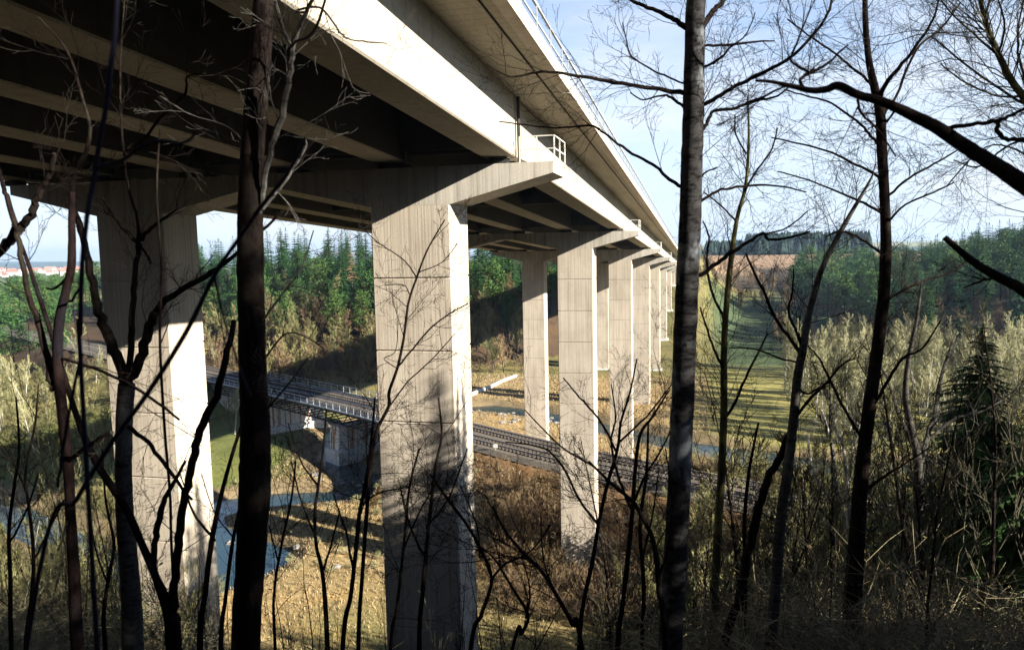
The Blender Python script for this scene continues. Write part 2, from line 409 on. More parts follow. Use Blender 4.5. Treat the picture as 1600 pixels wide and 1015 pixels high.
for k in range(len(ends)-1):
    ya, yb = ends[k]+.06, ends[k+1]-.06
    ga, gb = gz(ya), gz(yb)
    def slope_box(mb, x0, x1, z0, z1, ya=ya, yb=yb):
        n = len(mb.v); ga, gb = gz(ya), gz(yb)
        mb.v += [(x0,ya,z0+ga),(x1,ya,z0+ga),(x1,yb,z0+gb),(x0,yb,z0+gb),(x0,ya,z1+ga),(x1,ya,z1+ga),(x1,yb,z1+gb),(x0,yb,z1+gb)]
        mb.f += [(n,n+3,n+2,n+1),(n+4,n+5,n+6,n+7),(n,n+1,n+5,n+4),(n+1,n+2,n+6,n+5),(n+2,n+3,n+7,n+6),(n+3,n,n+4,n+7)]
    for gi in range(6):
        xg = XG+PG*gi; mb = MB()
        # haunched ends: bottom steps up slightly over the bearings
        n = 0; e = 1.2
        zs = [(ya, ZG+.0), (yb, ZG)]
        c = .05; prof = [(xg-WG+c, ZG), (xg-c, ZG), (xg, ZG+c), (xg, ZS), (xg-WG, ZS), (xg-WG, ZG+c)]
        mb.v += [(x, ya, z+ga) for x, z in prof] + [(x, yb, z+gb) for x, z in prof]
        kx = len(prof); mb.f += [tuple(range(kx)), tuple(range(2*kx-1, kx-1, -1))]
        for i in range(kx): j = (i+1) % kx; mb.f.append((i, kx+i, kx+j, j))
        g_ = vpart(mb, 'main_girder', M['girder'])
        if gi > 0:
            g_.data.materials.append(M['shaded_web'])
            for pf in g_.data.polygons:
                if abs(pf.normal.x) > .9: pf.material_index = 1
        if gi == 0 : tag(g_, 'outermost girder with a sunlit side face')
        if gi < 5:
            # end and middle diaphragms
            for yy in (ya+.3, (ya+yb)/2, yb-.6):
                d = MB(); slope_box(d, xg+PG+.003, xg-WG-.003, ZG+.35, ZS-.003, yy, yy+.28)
                sub(d, 'diaphragm', M['shade_dark_soffit'], g_)
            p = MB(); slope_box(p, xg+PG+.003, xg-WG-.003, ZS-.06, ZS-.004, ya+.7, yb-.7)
            sub(p, 'slab_panel', M['shade_dark_soffit'], g_)
            j = MB(); y = ya+1.2; step = 3.1 if k == 0 else 1.6
            xmid = xg-WG-(abs(PG)-WG)*.45; xe = xg-WG-.03
            if gi < 3:
                while y < yb-1:
                    j.bar((xg+PG+.01, y, ZS-.09+gz(y)), (xg-WG-.01, y, ZS-.09+gz(y)), .09, .06)
                    if k == 0:
                        j.bar((xmid, y+.5, ZS-.09+gz(y+.5)), (xmid, y+step-.9, ZS-.09+gz(y+step-.9)), .08, .06)
                        j.bar((xe-.05, y, ZS-.12+gz(y)), (xe-.05, min(yb-1,y+step), ZS-.12+gz(min(yb-1,y+step))), .045, .05)
                    y += step
                sub(j, 'panel_joint', M['lit_joint'] if k == 0 else M['rubber'], g_)
    # deck slab with cantilevers
    xleft = XG+PG*5-WG
    mb = MB(); slope_box(mb, xleft-2.0, XO-.42, ZS, ZS+.30); vpart(mb, 'deck_slab', M['soffit'])
    mb = MB(); slope_box(mb, xleft-1.6, XO-1.3, ZS+.304, ZS+.40); vpart(mb, 'road_surface', M['asphalt'])
    for (xa, xb) in ((XO-.40, XO), (xleft-2.45, xleft-2.02)):
        mb = MB(); slope_box(mb, xa, xb, ZS-.05, ZS+.42); vpart(mb, 'edge_beam', M['edge'])
    # drip groove strip
    mb = MB(); slope_box(mb, XO-.80, XO-.76, ZS-.035, ZS-.003); vpart(mb, 'drip_strip', M['rubber'])
    # railing
    for xr_ in (XO-.2, xleft-2.2):
        rail = MB(); slope_box(rail, xr_-.04, xr_+.04, ZS+1.42, ZS+1.50); slope_box(rail, xr_-.025, xr_+.025, ZS+.92, ZS+.97); 
        slope_box(rail, xr_-.02, xr_+.02, ZS+.62, ZS+.65)
        r_ = vpart(rail, 'deck_railing', M['steel'])
        posts = MB(); y = ya+.6
        while y < yb: posts.face_box(xr_-.03, xr_+.03, y, y+.06, ZS+.422+gz(y), ZS+1.42+gz(y)); y += 2.42
        sub(posts, 'railing_posts', M['steel'], r_)
# abutment at both ends
for y0, d in ((Y1-L, -1), (Y1+L*NST, 1)):
    mb = MB(); g = gz(y0); ym = sorted((y0-d*.5, y0+d*3))
    mb.face_box(XG+PG*5-WG-3, XO-.5, ym[0], ym[1], h1(-15, y0)-14, ZG+g-.02); vpart(mb, 'abutment', M['cap'])
# drain pipe on the outer girder at the first column
mb = MB(); mb.tube([Vector((XG+.12, Y1+.55, ZS-.1)), Vector((XG+.14, Y1+.55, ZG-.2))], [.07,.07], 8); vpart(mb, 'drain_pipe', M['rubber'])

# ------------------------------------------------------------------ railway
def path_pts(poly, step):
    out = []
    for a, b2 in zip(poly[:-1], poly[1:]):
        a = Vector((*a, 0)); b2 = Vector((*b2, 0)); n = max(1, int((b2-a).length/step))
        out += [a.lerp(b2, i/n) for i in range(n)]
    out.append(Vector((*poly[-1], 0)))
    for _ in range(12): out = [out[0]]+[(out[i-1]+out[i]*2+out[i+1])/4 for i in range(1, len(out)-1)]+[out[-1]]
    return out
rp = path_pts(RAIL, 2.0)
def nrm(P, i):
    d = (P[min(i+1, len(P)-1)]-P[max(i-1, 0)]).normalized(); return Vector((-d.y, d.x, 0))
def offset(P, o, z): return [Vector((p.x, p.y, z))+nrm(P, i)*o for i, p in enumerate(P)]
def ribbon(P, o0, o1, z0, z1):
    mb = MB(); n = len(P)
    for i, p in enumerate(P):
        s = nrm(P, i); a = Vector((p.x,p.y,0))+s*o0; b2 = Vector((p.x,p.y,0))+s*o1
        mb.v += [(a.x,a.y,z0),(b2.x,b2.y,z0),(b2.x,b2.y,z1),(a.x,a.y,z1)]
    for i in range(n-1):
        o = 4*i
        for j in range(4): k = (j+1) % 4; mb.f.append((o+j, o+4+j, o+4+k, o+k))
    mb.f += [(0,1,2,3), (4*n-1,4*n-2,4*n-3,4*n-4)]
    return mb
def ballast_ribbon(P, name):
    mb = MB(); n = len(P)
    for i, p in enumerate(P):
        s = nrm(P, i)
        for o, z in ((-5.1, ZR-.44), (-4.3, ZR), (4.3, ZR), (5.1, ZR-.44)):
            q = Vector((p.x,p.y,0))+s*o; mb.v.append((q.x,q.y,z+ (0 if abs(o)>4.5 else 0)))
    for i in range(n-1):
        for j in range(3): o = 4*i+j; mb.f.append((o, o+4, o+5, o+1))
    return mb.build(name, M['ballast'])
tag(ballast_ribbon([p for p in rp if p.x > -42], 'railway_bed'), kind='structure'); tag(ballast_ribbon([p for p in rp if p.x < -98], 'railway_bed'), kind='structure')
for ti, off in enumerate((-2.1, 2.1)):
    t = empty('railway_track', (rp[60].x, rp[60].y, ZR))
    tag(t, ('railway track on the side nearer the camera, rails on dark sleepers' if off < 0 else 'railway track on the far side of the line, along the foot of the hill'), 'railway track')
    loc = Vector(t.location)
    for o in (-.75, .75):
        mb = ribbon(rp, off+o-.05, off+o+.05, ZR+.20, ZR+.36); mb.v = [(x-loc.x,y-loc.y,z-loc.z) for x,y,z in mb.v]; mb.build('rail', M['rail_steel'], t)
    mb = MB()
    sp = path_pts(RAIL, .7); sp = [p for p in sp if -115 < p.x < 45]
    for i in range(0, len(sp)):
        s = nrm(sp, i); c = Vector((sp[i].x, sp[i].y, ZR+.10))+s*off-loc; mb.bar(c-s*1.3, c+s*1.3, .26, .18)
    o = mb.build('sleepers', M['sleeper'], t); tag(o, kind='stuff')

rb = empty('railway_bridge', (-54, 119, -34)); tag(rb, 'low steel truss railway bridge on rust stained concrete piers in the viaduct shadow', 'railway bridge')
rbl = Vector(rb.location)
def rpart(mb, name, m, parent=rb):
    mb.v = [(x-rbl.x, y-rbl.y, z-rbl.z) for x, y, z in mb.v]; return mb.build(name, m, parent)
bp = [p for p in rp if -99 < p.x < -41]
mb = ribbon(bp, -5.0, 5.0, ZR-.45, ZR-.03); rpart(mb, 'bridge_deck', M['dark_steel'])
for o in (-4.8, 4.8):
    top = offset(bp, o, ZR-.5); bot = offset(bp, o*.96, ZR-2.3)
    mb = MB()
    for i in range(len(bp)-1):
        mb.bar(top[i], top[i+1], .22, .2); mb.bar(bot[i], bot[i+1], .22, .18)
        a, b2 = (top[i], bot[i+1]) if i % 2 == 0 else (bot[i], top[i+1])
        mb.bar(a, b2, .12, .12)
    rpart(mb, 'truss_girder', M['dark_steel'])
    r_t = offset(bp, o*1.05, ZR+1.05); r_m = offset(bp, o*1.05, ZR+.55); r_b = offset(bp, o*1.05, ZR-.1)
    mb = MB()
    for i in range(len(bp)-1): mb.bar(r_t[i], r_t[i+1], .07, .07); mb.bar(r_m[i], r_m[i+1], .05, .05)
    for i in range(len(bp)): mb.bar(r_b[i], r_t[i], .08, .08)
    for i in range(len(bp)-1):
        mb.bar(r_b[i], r_b[i+1], .1, .22)
    rpart(mb, 'bridge_railing', M['steel'])
mb = MB()
for i in range(len(bp)):
    s = nrm(bp, i)*5.2; p = Vector((bp[i].x, bp[i].y, ZR-2.2)); mb.bar(p-s, p+s, .15, .15)
rpart(mb, 'cross_bracing', M['dark_steel'])
def oriented_box(mb, c, d, lx, ly, z0, z1, taper=0):
    d = Vector((d[0], d[1], 0)).normalized(); s = Vector((-d.y, d.x, 0)); n = len(mb.v); c = Vector((c[0], c[1], 0))
    for z, k in ((z0, 1+taper), (z1, 1)):
        for a, b2 in ((-1,-1),(1,-1),(1,1),(-1,1)):
            p = c+d*a*lx/2*k+s*b2*ly/2*k; mb.v.append((p.x, p.y, z))
    mb.f += [(n,n+3,n+2,n+1),(n+4,n+5,n+6,n+7),(n,n+1,n+5,n+4),(n+1,n+2,n+6,n+5),(n+2,n+3,n+7,n+6),(n+3,n,n+4,n+7)]
dirr = (-.82, .56)
for (x, y, w) in ((-54.5, 120.2, 3.0), (-75.5, 132.8, 3.4)):
    mb = MB(); oriented_box(mb, (x, y), dirr, w, 11.5, h1(x, y)-2, ZR-2.42, .06)
    pr = rpart(mb, 'bridge_pier', M['rusty'])
    mb = MB(); oriented_box(mb, (x, y), dirr, w+1.4, 13, h1(x, y)-2.5, -32.6); rpart(mb, 'pier_footing', M['white_conc'], pr)
for (x, y) in ((-40.5, 111.5), (-98.5, 146)):
    mb = MB(); oriented_box(mb, (x, y), dirr, 3.5, 12.5, -36, ZR-.5, .05); rpart(mb, 'bridge_abutment', M['white_conc'])
# small trackside marker board and pale kerb wall below the pines
mk = empty('trackside_marker', (-25.5, 96.0, h1(-25.5, 96)))
tag(mk, 'small white square trackside marker board beside the rails', 'railway sign')
mb = MB(); mb.bar((0,0,-.2), (0,0,1.3), .08, .08); mb.build('post', M['steel'], mk)
mb = MB(); mb.face_box(-.28,.28,-.08,-.03,.75,1.25); mb.build('board', M['white_steel'], mk)
mb = MB()
a = at(733, 584, 168); b2 = at(806, 561, 196)
for i in range(12):
    p = a.lerp(b2, i/12); q = a.lerp(b2, (i+1)/12)
    p.z = h1(p.x, p.y)+.25; q.z = h1(q.x, q.y)+.25; mb.bar(p, q+ (q-p)*.02, .5, .9)
tag(mb.build('drainage_channel', M['white_conc']), 'thin pale concrete channel running up the dry grass slope under the pines', 'drain')

# ------------------------------------------------------------------ plants: generators
V = Vector
def perp(d):
    a = d.cross(V((0,0,1)));
    if a.length < .1: a = d.cross(V((1,0,0)))
    return a.normalized()
def rdir(d, ang, g):
    p = perp(d); q = d.cross(p); t = g.uniform(0, 2*math.pi)
    return (d*math.cos(ang)+(p*math.cos(t)+q*math.sin(t))*math.sin(ang)).normalized()
def grow(mb, p, d, length, r, g, lev, up=.12, kink=.22, sides=(6,5,4,3,3), rmin=.002, nch=5, spread=(.5,1.1), start=.25, ratio=.55):
    n = max(3, int(length/ (.25 if lev > 1 else .18)))
    n = min(n, 9 if lev > 0 else 4)
    pts = [p.copy()]; rs = [r]; dirs = [d]
    for i in range(n):
        d = (d + V((g.gauss(0,kink), g.gauss(0,kink), g.gauss(0,kink)))*.8 + V((0,0,up))).normalized()
        p = p + d*(length/n); pts.append(p.copy()); rs.append(max(rmin, r*(1-.8*(i+1)/n))); dirs.append(d)
    mb.tube(pts, rs, sides[min(len(sides)-1, 4-min(lev,4))], cap=False)
    if lev <= 0: return
    for c in range(nch):
        t = start+(1-start)*(c+g.random()*.8)/nch; t = min(t, .98); i = min(n-1, int(t*n)); f = t*n-i
        q = pts[i].lerp(pts[i+1], f); rr = rs[i]*(1-f)+rs[i+1]*f
        nd = rdir(dirs[i+1], g.uniform(*spread), g)
        grow(mb, q, nd, length*ratio*g.uniform(.6,1.2)*(1.15-t*.5), max(rmin, rr*.62), g, lev-1, up, kink, sides, rmin, nch, spread, .12, ratio)
def smooth_path(pts, sub=4, wig=0., g=rnd):
    """Catmull-Rom through (Vector, radius)"""
    out = []; P = [pts[0]]+list(pts)+[pts[-1]]
    for i in range(1, len(P)-2):
        p0, p1, p2, p3 = [P[i+k][0] for k in (-1,0,1,2)]
        for s in range(sub):
            t = s/sub
            v = .5*((2*p1)+(p2-p0)*t+(2*p0-5*p1+4*p2-p3)*t*t+(3*p1-p0-3*p2+p3)*t**3)
            r = P[i][1]*(1-t)+P[i+1][1]*t
            if wig: v = v+V((g.gauss(0,wig), g.gauss(0,wig), g.gauss(0,wig)))*r
            out.append((v, r))
    out.append((pts[-1][0], pts[-1][1])); return out

def conifer(g, Hh, Rr, wh=26, per=7, fine=1, droop=.35, bare=.1, jag=.3, slim=.9):
    """returns trunk MB, crown MB"""
    t = MB(); t.tube([V((0,0,-.6)), V((0,0,Hh*.5)), V((0,0,Hh))], [Hh*.012, Hh*.008, .02], 6)
    c = MB()
    for w in range(wh):
        f = bare+(1-bare)*(w+g.random()*.7)/wh; z = Hh*f; z0_ = z
        Rl = Rr*((1-f)/(1-bare))**slim + .12
        for b_ in range(per):
            z = z0_ + (g.uniform(-.5,.5)*Hh*(1-bare)/wh*1.6 if fine > 1 else 0)
            an = g.uniform(0, 2*math.pi); l = max(.25, Rl*g.uniform(1-jag, 1.08)); 
            d = V((math.cos(an), math.sin(an), 0)); s = V((-d.y, d.x, 0))
            rise = .45*(f-.35)
            steps = 3*fine; w0 = l*(.42 if fine == 1 else .30)
            prev = V((0,0,z))
            for k in range(1, steps+1):
                u = k/steps; cur = V((0,0,z))+d*l*u+V((0,0,l*(rise*u-droop*u*u + .10*max(0,u-.7))))
                ww = w0*(1-u*.75)*g.uniform(.7,1.2)
                # two drooping sprays either side
                tipl = cur+s*ww+V((0,0,-ww*.5))+d*ww*.4; tipr = cur-s*ww+V((0,0,-ww*.5))+d*ww*.4
                c.tri(prev, cur, tipl); c.tri(prev, tipr, cur)
                if fine > 1:
                    hang = cur+V((g.uniform(-.1,.1),g.uniform(-.1,.1),-ww*g.uniform(.4,.9)))
                    c.tri(prev, cur, hang)
                prev = cur
            c.tri(prev-s*w0*.15, prev+s*w0*.15, prev+d*w0*.5)
    for k in range(5):
        a = g.uniform(0,6.28); c.tri(V((0,0,Hh*1.01)), V((math.cos(a),math.sin(a),0))*Hh*.008+V((0,0,Hh*.955)), V((math.cos(a+1.2),math.sin(a+1.2),0))*Hh*.008+V((0,0,Hh*.955)))
    return t, c
def pine(g, Hh, Rr, clumps=60, leaf=26):
    t = MB(); c = MB()
    tp = [V((0,0,-.6)), V((g.gauss(0,.15),g.gauss(0,.15),Hh*.5)), V((g.gauss(0,.3),g.gauss(0,.3),Hh*.97))]; t.tube(tp, [Hh*.013,Hh*.009,.04], 6)
    for _ in range(clumps):
        f = g.uniform(.34, 1); an = g.uniform(0, 6.283); rad = Rr*math.sin(min(1, (1-f)*1.55+.15)*math.pi*.62)*g.uniform(.35,1)
        ctr = V((math.cos(an)*rad, math.sin(an)*rad, Hh*f)); cr = Rr*g.uniform(.22,.40)
        t.tube([V((0,0,Hh*max(.3,f-.06))), ctr], [Hh*.003, .02], 3, cap=False)
        for k in range(leaf):
            o = V((g.gauss(0,1), g.gauss(0,1), g.gauss(0,.55)))*cr*.6; p = ctr+o; s_ = cr*g.uniform(.22,.42)
            e = V((g.gauss(0,1),g.gauss(0,1),g.gauss(0,.5)+.3)).normalized()*s_; e2 = V((g.gauss(0,1),g.gauss(0,1),g.gauss(0,.5))).normalized()*s_*.6
            c.tri(p-e2, p+e2, p+e)
    return t, c
def bare_tree(g, Hh, r0, lean=0, lev=3, nch=7, spread=(.35,.8), ratio=.42, start=.3, up=.1, kink=.1, rmin=.012, side=(5,4,3,3,3), stems=1):
    t = MB(); c = MB()
    for s_ in range(stems):
        d = V((g.gauss(0,.05)+lean, g.gauss(0,.05), 1)).normalized()
        if stems > 1: d = (d+V((g.gauss(0,.2),g.gauss(0,.2),0))).normalized()
        hh = Hh*g.uniform(.8,1); p = V((0,0,-.5)); pts = [p]; rs = [r0*1.15]; n = 10
        for i in range(n):
            d = (d+V((g.gauss(0,.05),g.gauss(0,.05),.05))).normalized(); p = p+d*(hh/n); pts.append(p); rs.append(max(rmin, r0*(1-(i+1)/n*.93)))
        t.tube(pts, rs, 6, cap=False)
        nb = int(nch*2.2)
        for k in range(nb):
            u = start+(1-start)*(k+g.random())/nb; u = min(.985,u); i = min(n-1, int(u*n)); f = u*n-i; q = pts[i].lerp(pts[i+1], f)
            dd = rdir((pts[i+1]-pts[i]).normalized(), g.uniform(*spread), g)
            grow(c, q, dd, hh*ratio*(1.15-u)*g.uniform(.6,1.1), max(rmin, r0*(1-u)*.5), g, lev-1, up, kink, side, rmin, 5, (.35,.8), .15, .5)
    return t, c
def make_plant(name, label, cat, group, tm, cm, mt, mc, loc=(0,0,0)):
    e = empty(name, loc); tag(e, label, cat, group)
    tm.build('trunk', mt, e, True); cm.build('crown', mc, e); return e
protos = {}
def variants(key, n, fn): protos[key] = [fn(random.Random(100*len(protos)+i)) for i in range(n)]
def meshes(key, tc, mt, mc):
    t, c = tc; return (t.mesh('trunk', mt, True), c.mesh('crown', mc))
variants('spruce', 5, lambda g: meshes('s', conifer(g, 24, g.uniform(3.9,4.8), 34, 9, bare=g.choice((.08,.2,.3)), slim=.62), M['bark'], M['spruce']))
variants('pine', 4, lambda g: meshes('p', pine(g, 19, g.uniform(3.9,4.7), 80, 34), M['bark_red'], M['pine']))
variants('deadpine', 1, lambda g: meshes('d', conifer(g, 24, 2.6, 22, 5, bare=.42, jag=.6), M['bark_grey'], M['dead_needles']))
variants('birch', 5, lambda g: meshes('b', bare_tree(g, 14, .13, lev=3, nch=13, spread=(.3,.7), rmin=.026, up=.10, stems=g.choice((1,1,2))), M['birch'], M['twig_tan']))
variants('olive', 5, lambda g: meshes('o', bare_tree(g, 11, .12, lev=3, nch=13, spread=(.45,1.0), rmin=.03, start=.15), M['bark_grey'], M['twig_olive']))
variants('brown', 4, lambda g: meshes('w', bare_tree(g, 10, .10, lev=3, nch=13, spread=(.45,1.0), rmin=.032, start=.1), M['bark'], M['twig_brown']))
variants('dark', 4, lambda g: meshes('k', bare_tree(g, 9, .07, lev=3, nch=6, spread=(.4,.9), rmin=.006, start=.2, kink=.16), M['bark'], M['twig_dark']))
variants('sap', 5, lambda g: meshes('y', bare_tree(g, 5.5, .028, lev=2, nch=6, spread=(.4,.8), rmin=.003, start=.15, kink=.16), M['bark'], M['twig_dark']))
variants('palesap', 5, lambda g: meshes('q', bare_tree(g, 6.5, .035, lev=3, nch=6, spread=(.35,.7), rmin=.005, start=.25, kink=.13), M['bark_pale'], M['twig_olive']))
def bush_mb(g, Hh, n, rmin):
    t = MB(); c = MB()
    for i in range(n):
        a = g.uniform(0,6.283); d = V((math.cos(a)*g.uniform(.1,.8), math.sin(a)*g.uniform(.1,.8), 1)).normalized(); p = V((math.cos(a),math.sin(a),0))*g.uniform(0,.35)
        t.tube([p-V((0,0,.3)), p+d*Hh*.25], [rmin*2, rmin*1.6], 3, cap=False)
        grow(c, p+d*Hh*.2, d, Hh*g.uniform(.5,.9), rmin*1.6, g, 2, .04, .2, (3,3,3,3,3), rmin, 4, (.4,.9), .15, .55)
    return t, c
variants('bush', 5, lambda g: meshes('u', bush_mb(g, 2.6, 16, .012), M['bark'], M['twig_brown']))
variants('bush_olive', 4, lambda g: meshes('v', bush_mb(g, 3.0, 16, .013), M['bark'], M['twig_olive']))
variants('bush_tan', 3, lambda g: meshes('v', bush_mb(g, 1.6, 16, .014), M['bark'], M['twig_tan']))
seq = random.Random(11)
def plant(key, name, label, cat, group, x, y, s=1., z=None, sz=None):
    t, c = seq.choice(protos[key]); e = empty(name, (x, y, (h1(x, y) if z is None else z)-.1), seq.uniform(0, 6.28)); tag(e, label, cat, group)
    e.scale = (s, s, sz or s)
    for nm, me in (('trunk', t), ('crown', c)):
        o = bpy.data.objects.new(nm, me); col.objects.link(o); o.parent = e
    return e
def sd1(x, y, poly):
    b = 1e9
    for (x0,y0),(x1,y1) in zip(poly[:-1], poly[1:]):
        dx = x1-x0; dy = y1-y0; t = min(1, max(0, ((x-x0)*dx+(y-y0)*dy)/(dx*dx+dy*dy))); b = min(b, (x-x0-t*dx)**2+(y-y0-t*dy)**2)
    return math.sqrt(b)
def clear(x, y, rail=8, riv=6.5):
    return sd1(x, y, RAIL) >= rail and sd1(x, y, RIVER) >= riv
def near_deck(x, y): return -38 < x < 0 and y < 350
def in_view(x, y, m=60):
    p = V((x, y, h1(x,y)+8)); z = p.dot(CF)
    if z < 1: return False
    px = 800+F_PX*p.dot(CR)/z; return -m*2 < px < 1600+m*2
def scatter(key, n, xr, yr, name, label, cat, group, s=(.8,1.15), cond=None, mind=0, sz=None):
    pts = []; tries = 0
    while len(pts) < n and tries < n*40:
        tries += 1; x, y = seq.uniform(*xr), seq.uniform(*yr)
        if not clear(x, y) or not in_view(x, y): continue
        if near_deck(x, y) and s[1] > .7 and key not in ('bush','bush_tan','bush_olive'): continue
        if 50 < y < 122 and .045 < x/y < .115 and seq.random() < .8: continue
        if cond and not cond(x, y): continue
        if mind and any((x-a)**2+(y-b_)**2 < mind*mind for a, b_ in pts): continue
        pts.append((x, y)); plant(key, name, label, cat, group, x, y, seq.uniform(*s))
    return len(pts)
lineL = lambda x: float(np.interp(x, [-400,-200,-120,-60,-30], [330,235,182,205,235]))
# ------------------------------------------------------------------ woods
scatter('spruce', 170, (-250,-48), (190,330), 'spruce_tree', 'dark green spruce in the sunlit forest on the hill beyond the railway bridge', 'spruce', 'spruces on the left hill', (.6,1.15), lambda x,y: y > lineL(x)+26, 4.2)
scatter('pine', 40, (-160,-45), (200,290), 'pine_tree', 'light green pine at the lower edge of the forest behind the viaduct columns', 'pine', 'pines at the foot of the left hill', (.7,1.0), lambda x,y: lineL(x)+12 < y < lineL(x)+55, 5)
d = plant('deadpine', 'dead_conifer', 'brown dying conifer standing out among the green spruces left of the nearest column', 'dead tree', None, *at(549, 420, 232).xy, 1.05)
scatter('brown', 110, (-150,-48), (160,250), 'leafless_tree', 'brown leafless tree on the bank between the railway and the spruce forest', 'tree', 'bare trees behind the railway', (.9,1.5), lambda x,y: lineL(x)-14 < y < lineL(x)+42, 3)
scatter('olive', 150, (-170,-50), (160,260), 'twiggy_tree', 'olive grey leafless tree on the slope below the spruces behind the railway', 'tree', 'olive grey trees below the left forest', (.9,1.55), lambda x,y: lineL(x)-12 < y < lineL(x)+48, 3)
scatter('pine', 95, (-430,-150), (170,380), 'pine_tree', 'bushy green pine in the wood at the far left below the town', 'pine', 'pines at the far left', (.75,1.1), lambda x,y: y > 95-x*.42 and x < -.70*y, 5)
scatter('birch', 34, (-200,-70), (88,210), 'birch_tree', 'leafless birch with white trunk on the river meadow at the left', 'birch', 'birches on the left meadow', (.6,1.0), lambda x,y: x < -.62*y, 4)
scatter('olive', 40, (-190,-50), (60,180), 'twiggy_tree', 'twiggy olive tree on the river meadow at the left', 'tree', 'twiggy trees on the left meadow', (.4,.75), lambda x,y: x < -.66*y, 4)
scatter('spruce', 120, (36,260), (225,520), 'hill_spruce', 'blue green spruce in the forest on the hill at the right', 'hill spruce', 'spruces on the right hill', (.75,1.1), lambda x,y: h1(x,y) > -32 and x > .10*y and h1(x,y) > h1(x-25,y)+.5, 4.6)  # spruce meshes, the same kind as on the left hill
scatter('pine', 120, (36,240), (225,480), 'pine_tree', 'lighter green pine mixed into the forest on the hill at the right', 'pine', 'pines on the right hill', (.85,1.15), lambda x,y: h1(x,y) > -32 and x > .11*y, 4.5)
scatter('brown', 110, (8,120), (210,400), 'leafless_tree', 'leafless tree in the dark belt at the foot of the right hand forest', 'tree', 'bare trees at the foot of the right forest', (.9,1.5), lambda x,y: x > .085*y+2, 3)
scatter('birch', 110, (12,80), (128,212), 'birch_tree', 'pale leafless birch in the sunlit stand on the meadow at the right', 'birch', 'birches on the right meadow', (.85,1.3), lambda x,y: x > .10*y+ (6 if y<150 else 0), 2.4)
scatter('olive', 70, (4,75), (84,150), 'twiggy_tree', 'olive leafless tree by the pond at the right', 'tree', 'trees by the pond', (.45,.85), lambda x,y: (x > .15*y or y < 104) and sd1(x,y,RIVER) > 7, 2.6)
scatter('brown', 26, (-60,8), (345,440), 'leafless_tree', 'small bare tree on the far valley side beyond the viaduct', 'tree', 'trees beyond the viaduct', (.7,1.1), lambda x,y: x < -38 or x > 1, 4)
scatter('spruce', 60, (-190,-40), (330,460), 'spruce_tree', 'spruce on the skyline behind the viaduct columns', 'spruce', 'skyline spruces behind the viaduct', (.75,1.05), lambda x,y: x < -42, 5)
scatter('olive', 34, (-180,-106), (112,166), 'twiggy_tree', 'bushy olive tree hiding the far end of the railway at the left', 'tree', 'trees in front of the far railway end', (.6,1.0), None, 3)
scatter('brown', 80, (2,90), (340,520), 'scrub_tree', 'dark leafless tree in the shaded scrub between the green meadow and the stubble field', 'tree', 'scrub below the stubble field', (.7,1.3), lambda x,y: x > .004*y, 4)
scatter('olive', 90, (-7,34), (46,84), 'valley_tree', 'olive bare tree crowding the railway bank at the right of the second column', 'tree', 'trees on the right hand railway bank', (.5,.9), None, 2)
# scrub
scatter('bush', 190, (-48,12), (66,98), 'brown_bush', 'dense brown leafless bush on the railway embankment below the first columns', 'bush', 'brown embankment bushes', (.7,1.5), lambda x,y: sd1(x,y,RAIL) < 26 and h1(x,y) > -34.2 and x > -30 and not (-13.5<x<-8.5 and 72<y<82) and x > -.29*y+2, 1.5)  # plain leafless bushes, species not known
scatter('bush_olive', 200, (0,50), (40,118), 'olive_brown_bush', 'olive brown leafless bush on the slope at the right below the meadow', 'bush', 'olive bushes at the right', (.7,1.4), None, 1.7)  # same kind of bush as on the left meadow
scatter('bush_tan', 130, (-66,-24), (62,112), 'tan_bush', 'low tan bush on the dry river flat', 'bush', 'tan bushes on the river flat', (.35,.7), lambda x,y: h1(x,y) > WATER+.4 and y > 72, 2.2)  # low bushes of unknown species
scatter('bush_olive', 130, (-160,-44), (56,150), 'bush', 'yellow green bush on the river meadow at the left', 'bush', 'bushes on the left meadow', (.6,1.3), lambda x,y: x < -.70*y, 2.4)
scatter('bush', 90, (-150,-46), (150,236), 'bush', 'low brown undergrowth bush at the wood edge behind the railway', 'bush', 'wood edge bushes', (.9,1.7), lambda x,y: lineL(x)-18 < y < lineL(x)+8, 2.2)
# far blue wood on the skyline, and distant ridge
mb = MB(); g = random.Random(5)
for i in range(1500):
    x = g.uniform(8, 175); y = g.uniform(885, 960) + (30 if x < 60 else 0); hh = g.uniform(14, 26)*(.7 if x < 55 else 1.0); z = h1(x, y); r = hh*.2
    k = 6; b0 = [V((x+math.cos(j*1.047+i)*r, y+math.sin(j*1.047+i)*r, z+hh*g.uniform(.1,.22))) for j in range(k)]
    m0 = [V((x+math.cos(j*1.047+i+.4)*r*.6, y+math.sin(j*1.047+i+.4)*r*.6, z+hh*g.uniform(.5,.7))) for j in range(k)]; tp = V((x, y, z+hh))
    for j in range(k):
        l = (j+1) % k; mb.tri(b0[j], b0[l], m0[j]); mb.tri(m0[j], m0[l], tp); mb.tri(b0[l], m0[l], m0[j])
    mb.tri(V((x-.25,y,z-1)), V((x+.25,y,z-1)), V((x,y,z+hh*.3)))
M['far_wood'] = simple('far_wood_needles', [(.3,(.008,.022,.018)),(.7,(.02,.04,.025))], .1)
tag(mb.build('distant_wood', M['far_wood']), 'far bluish conifer wood on the skyline above the stubble field', 'wood', kind='stuff')
mb = MB(); n = 80
for j, (yy, k) in enumerate(((3900, -30), (4500, 0), (5600, -10))):
    for i in range(n+1):
        x = -6800+i*130; mb.v.append((x, yy+200*math.sin(i*.2), -95 if j == 0 else -56-2+7*math.sin(i*.13+1)+3*math.sin(i*.41) + (k*.6) ))
for j in range(2):
    for i in range(n): a = j*(n+1)+i; mb.f.append((a, a+1, a+n+2, a+n+1))
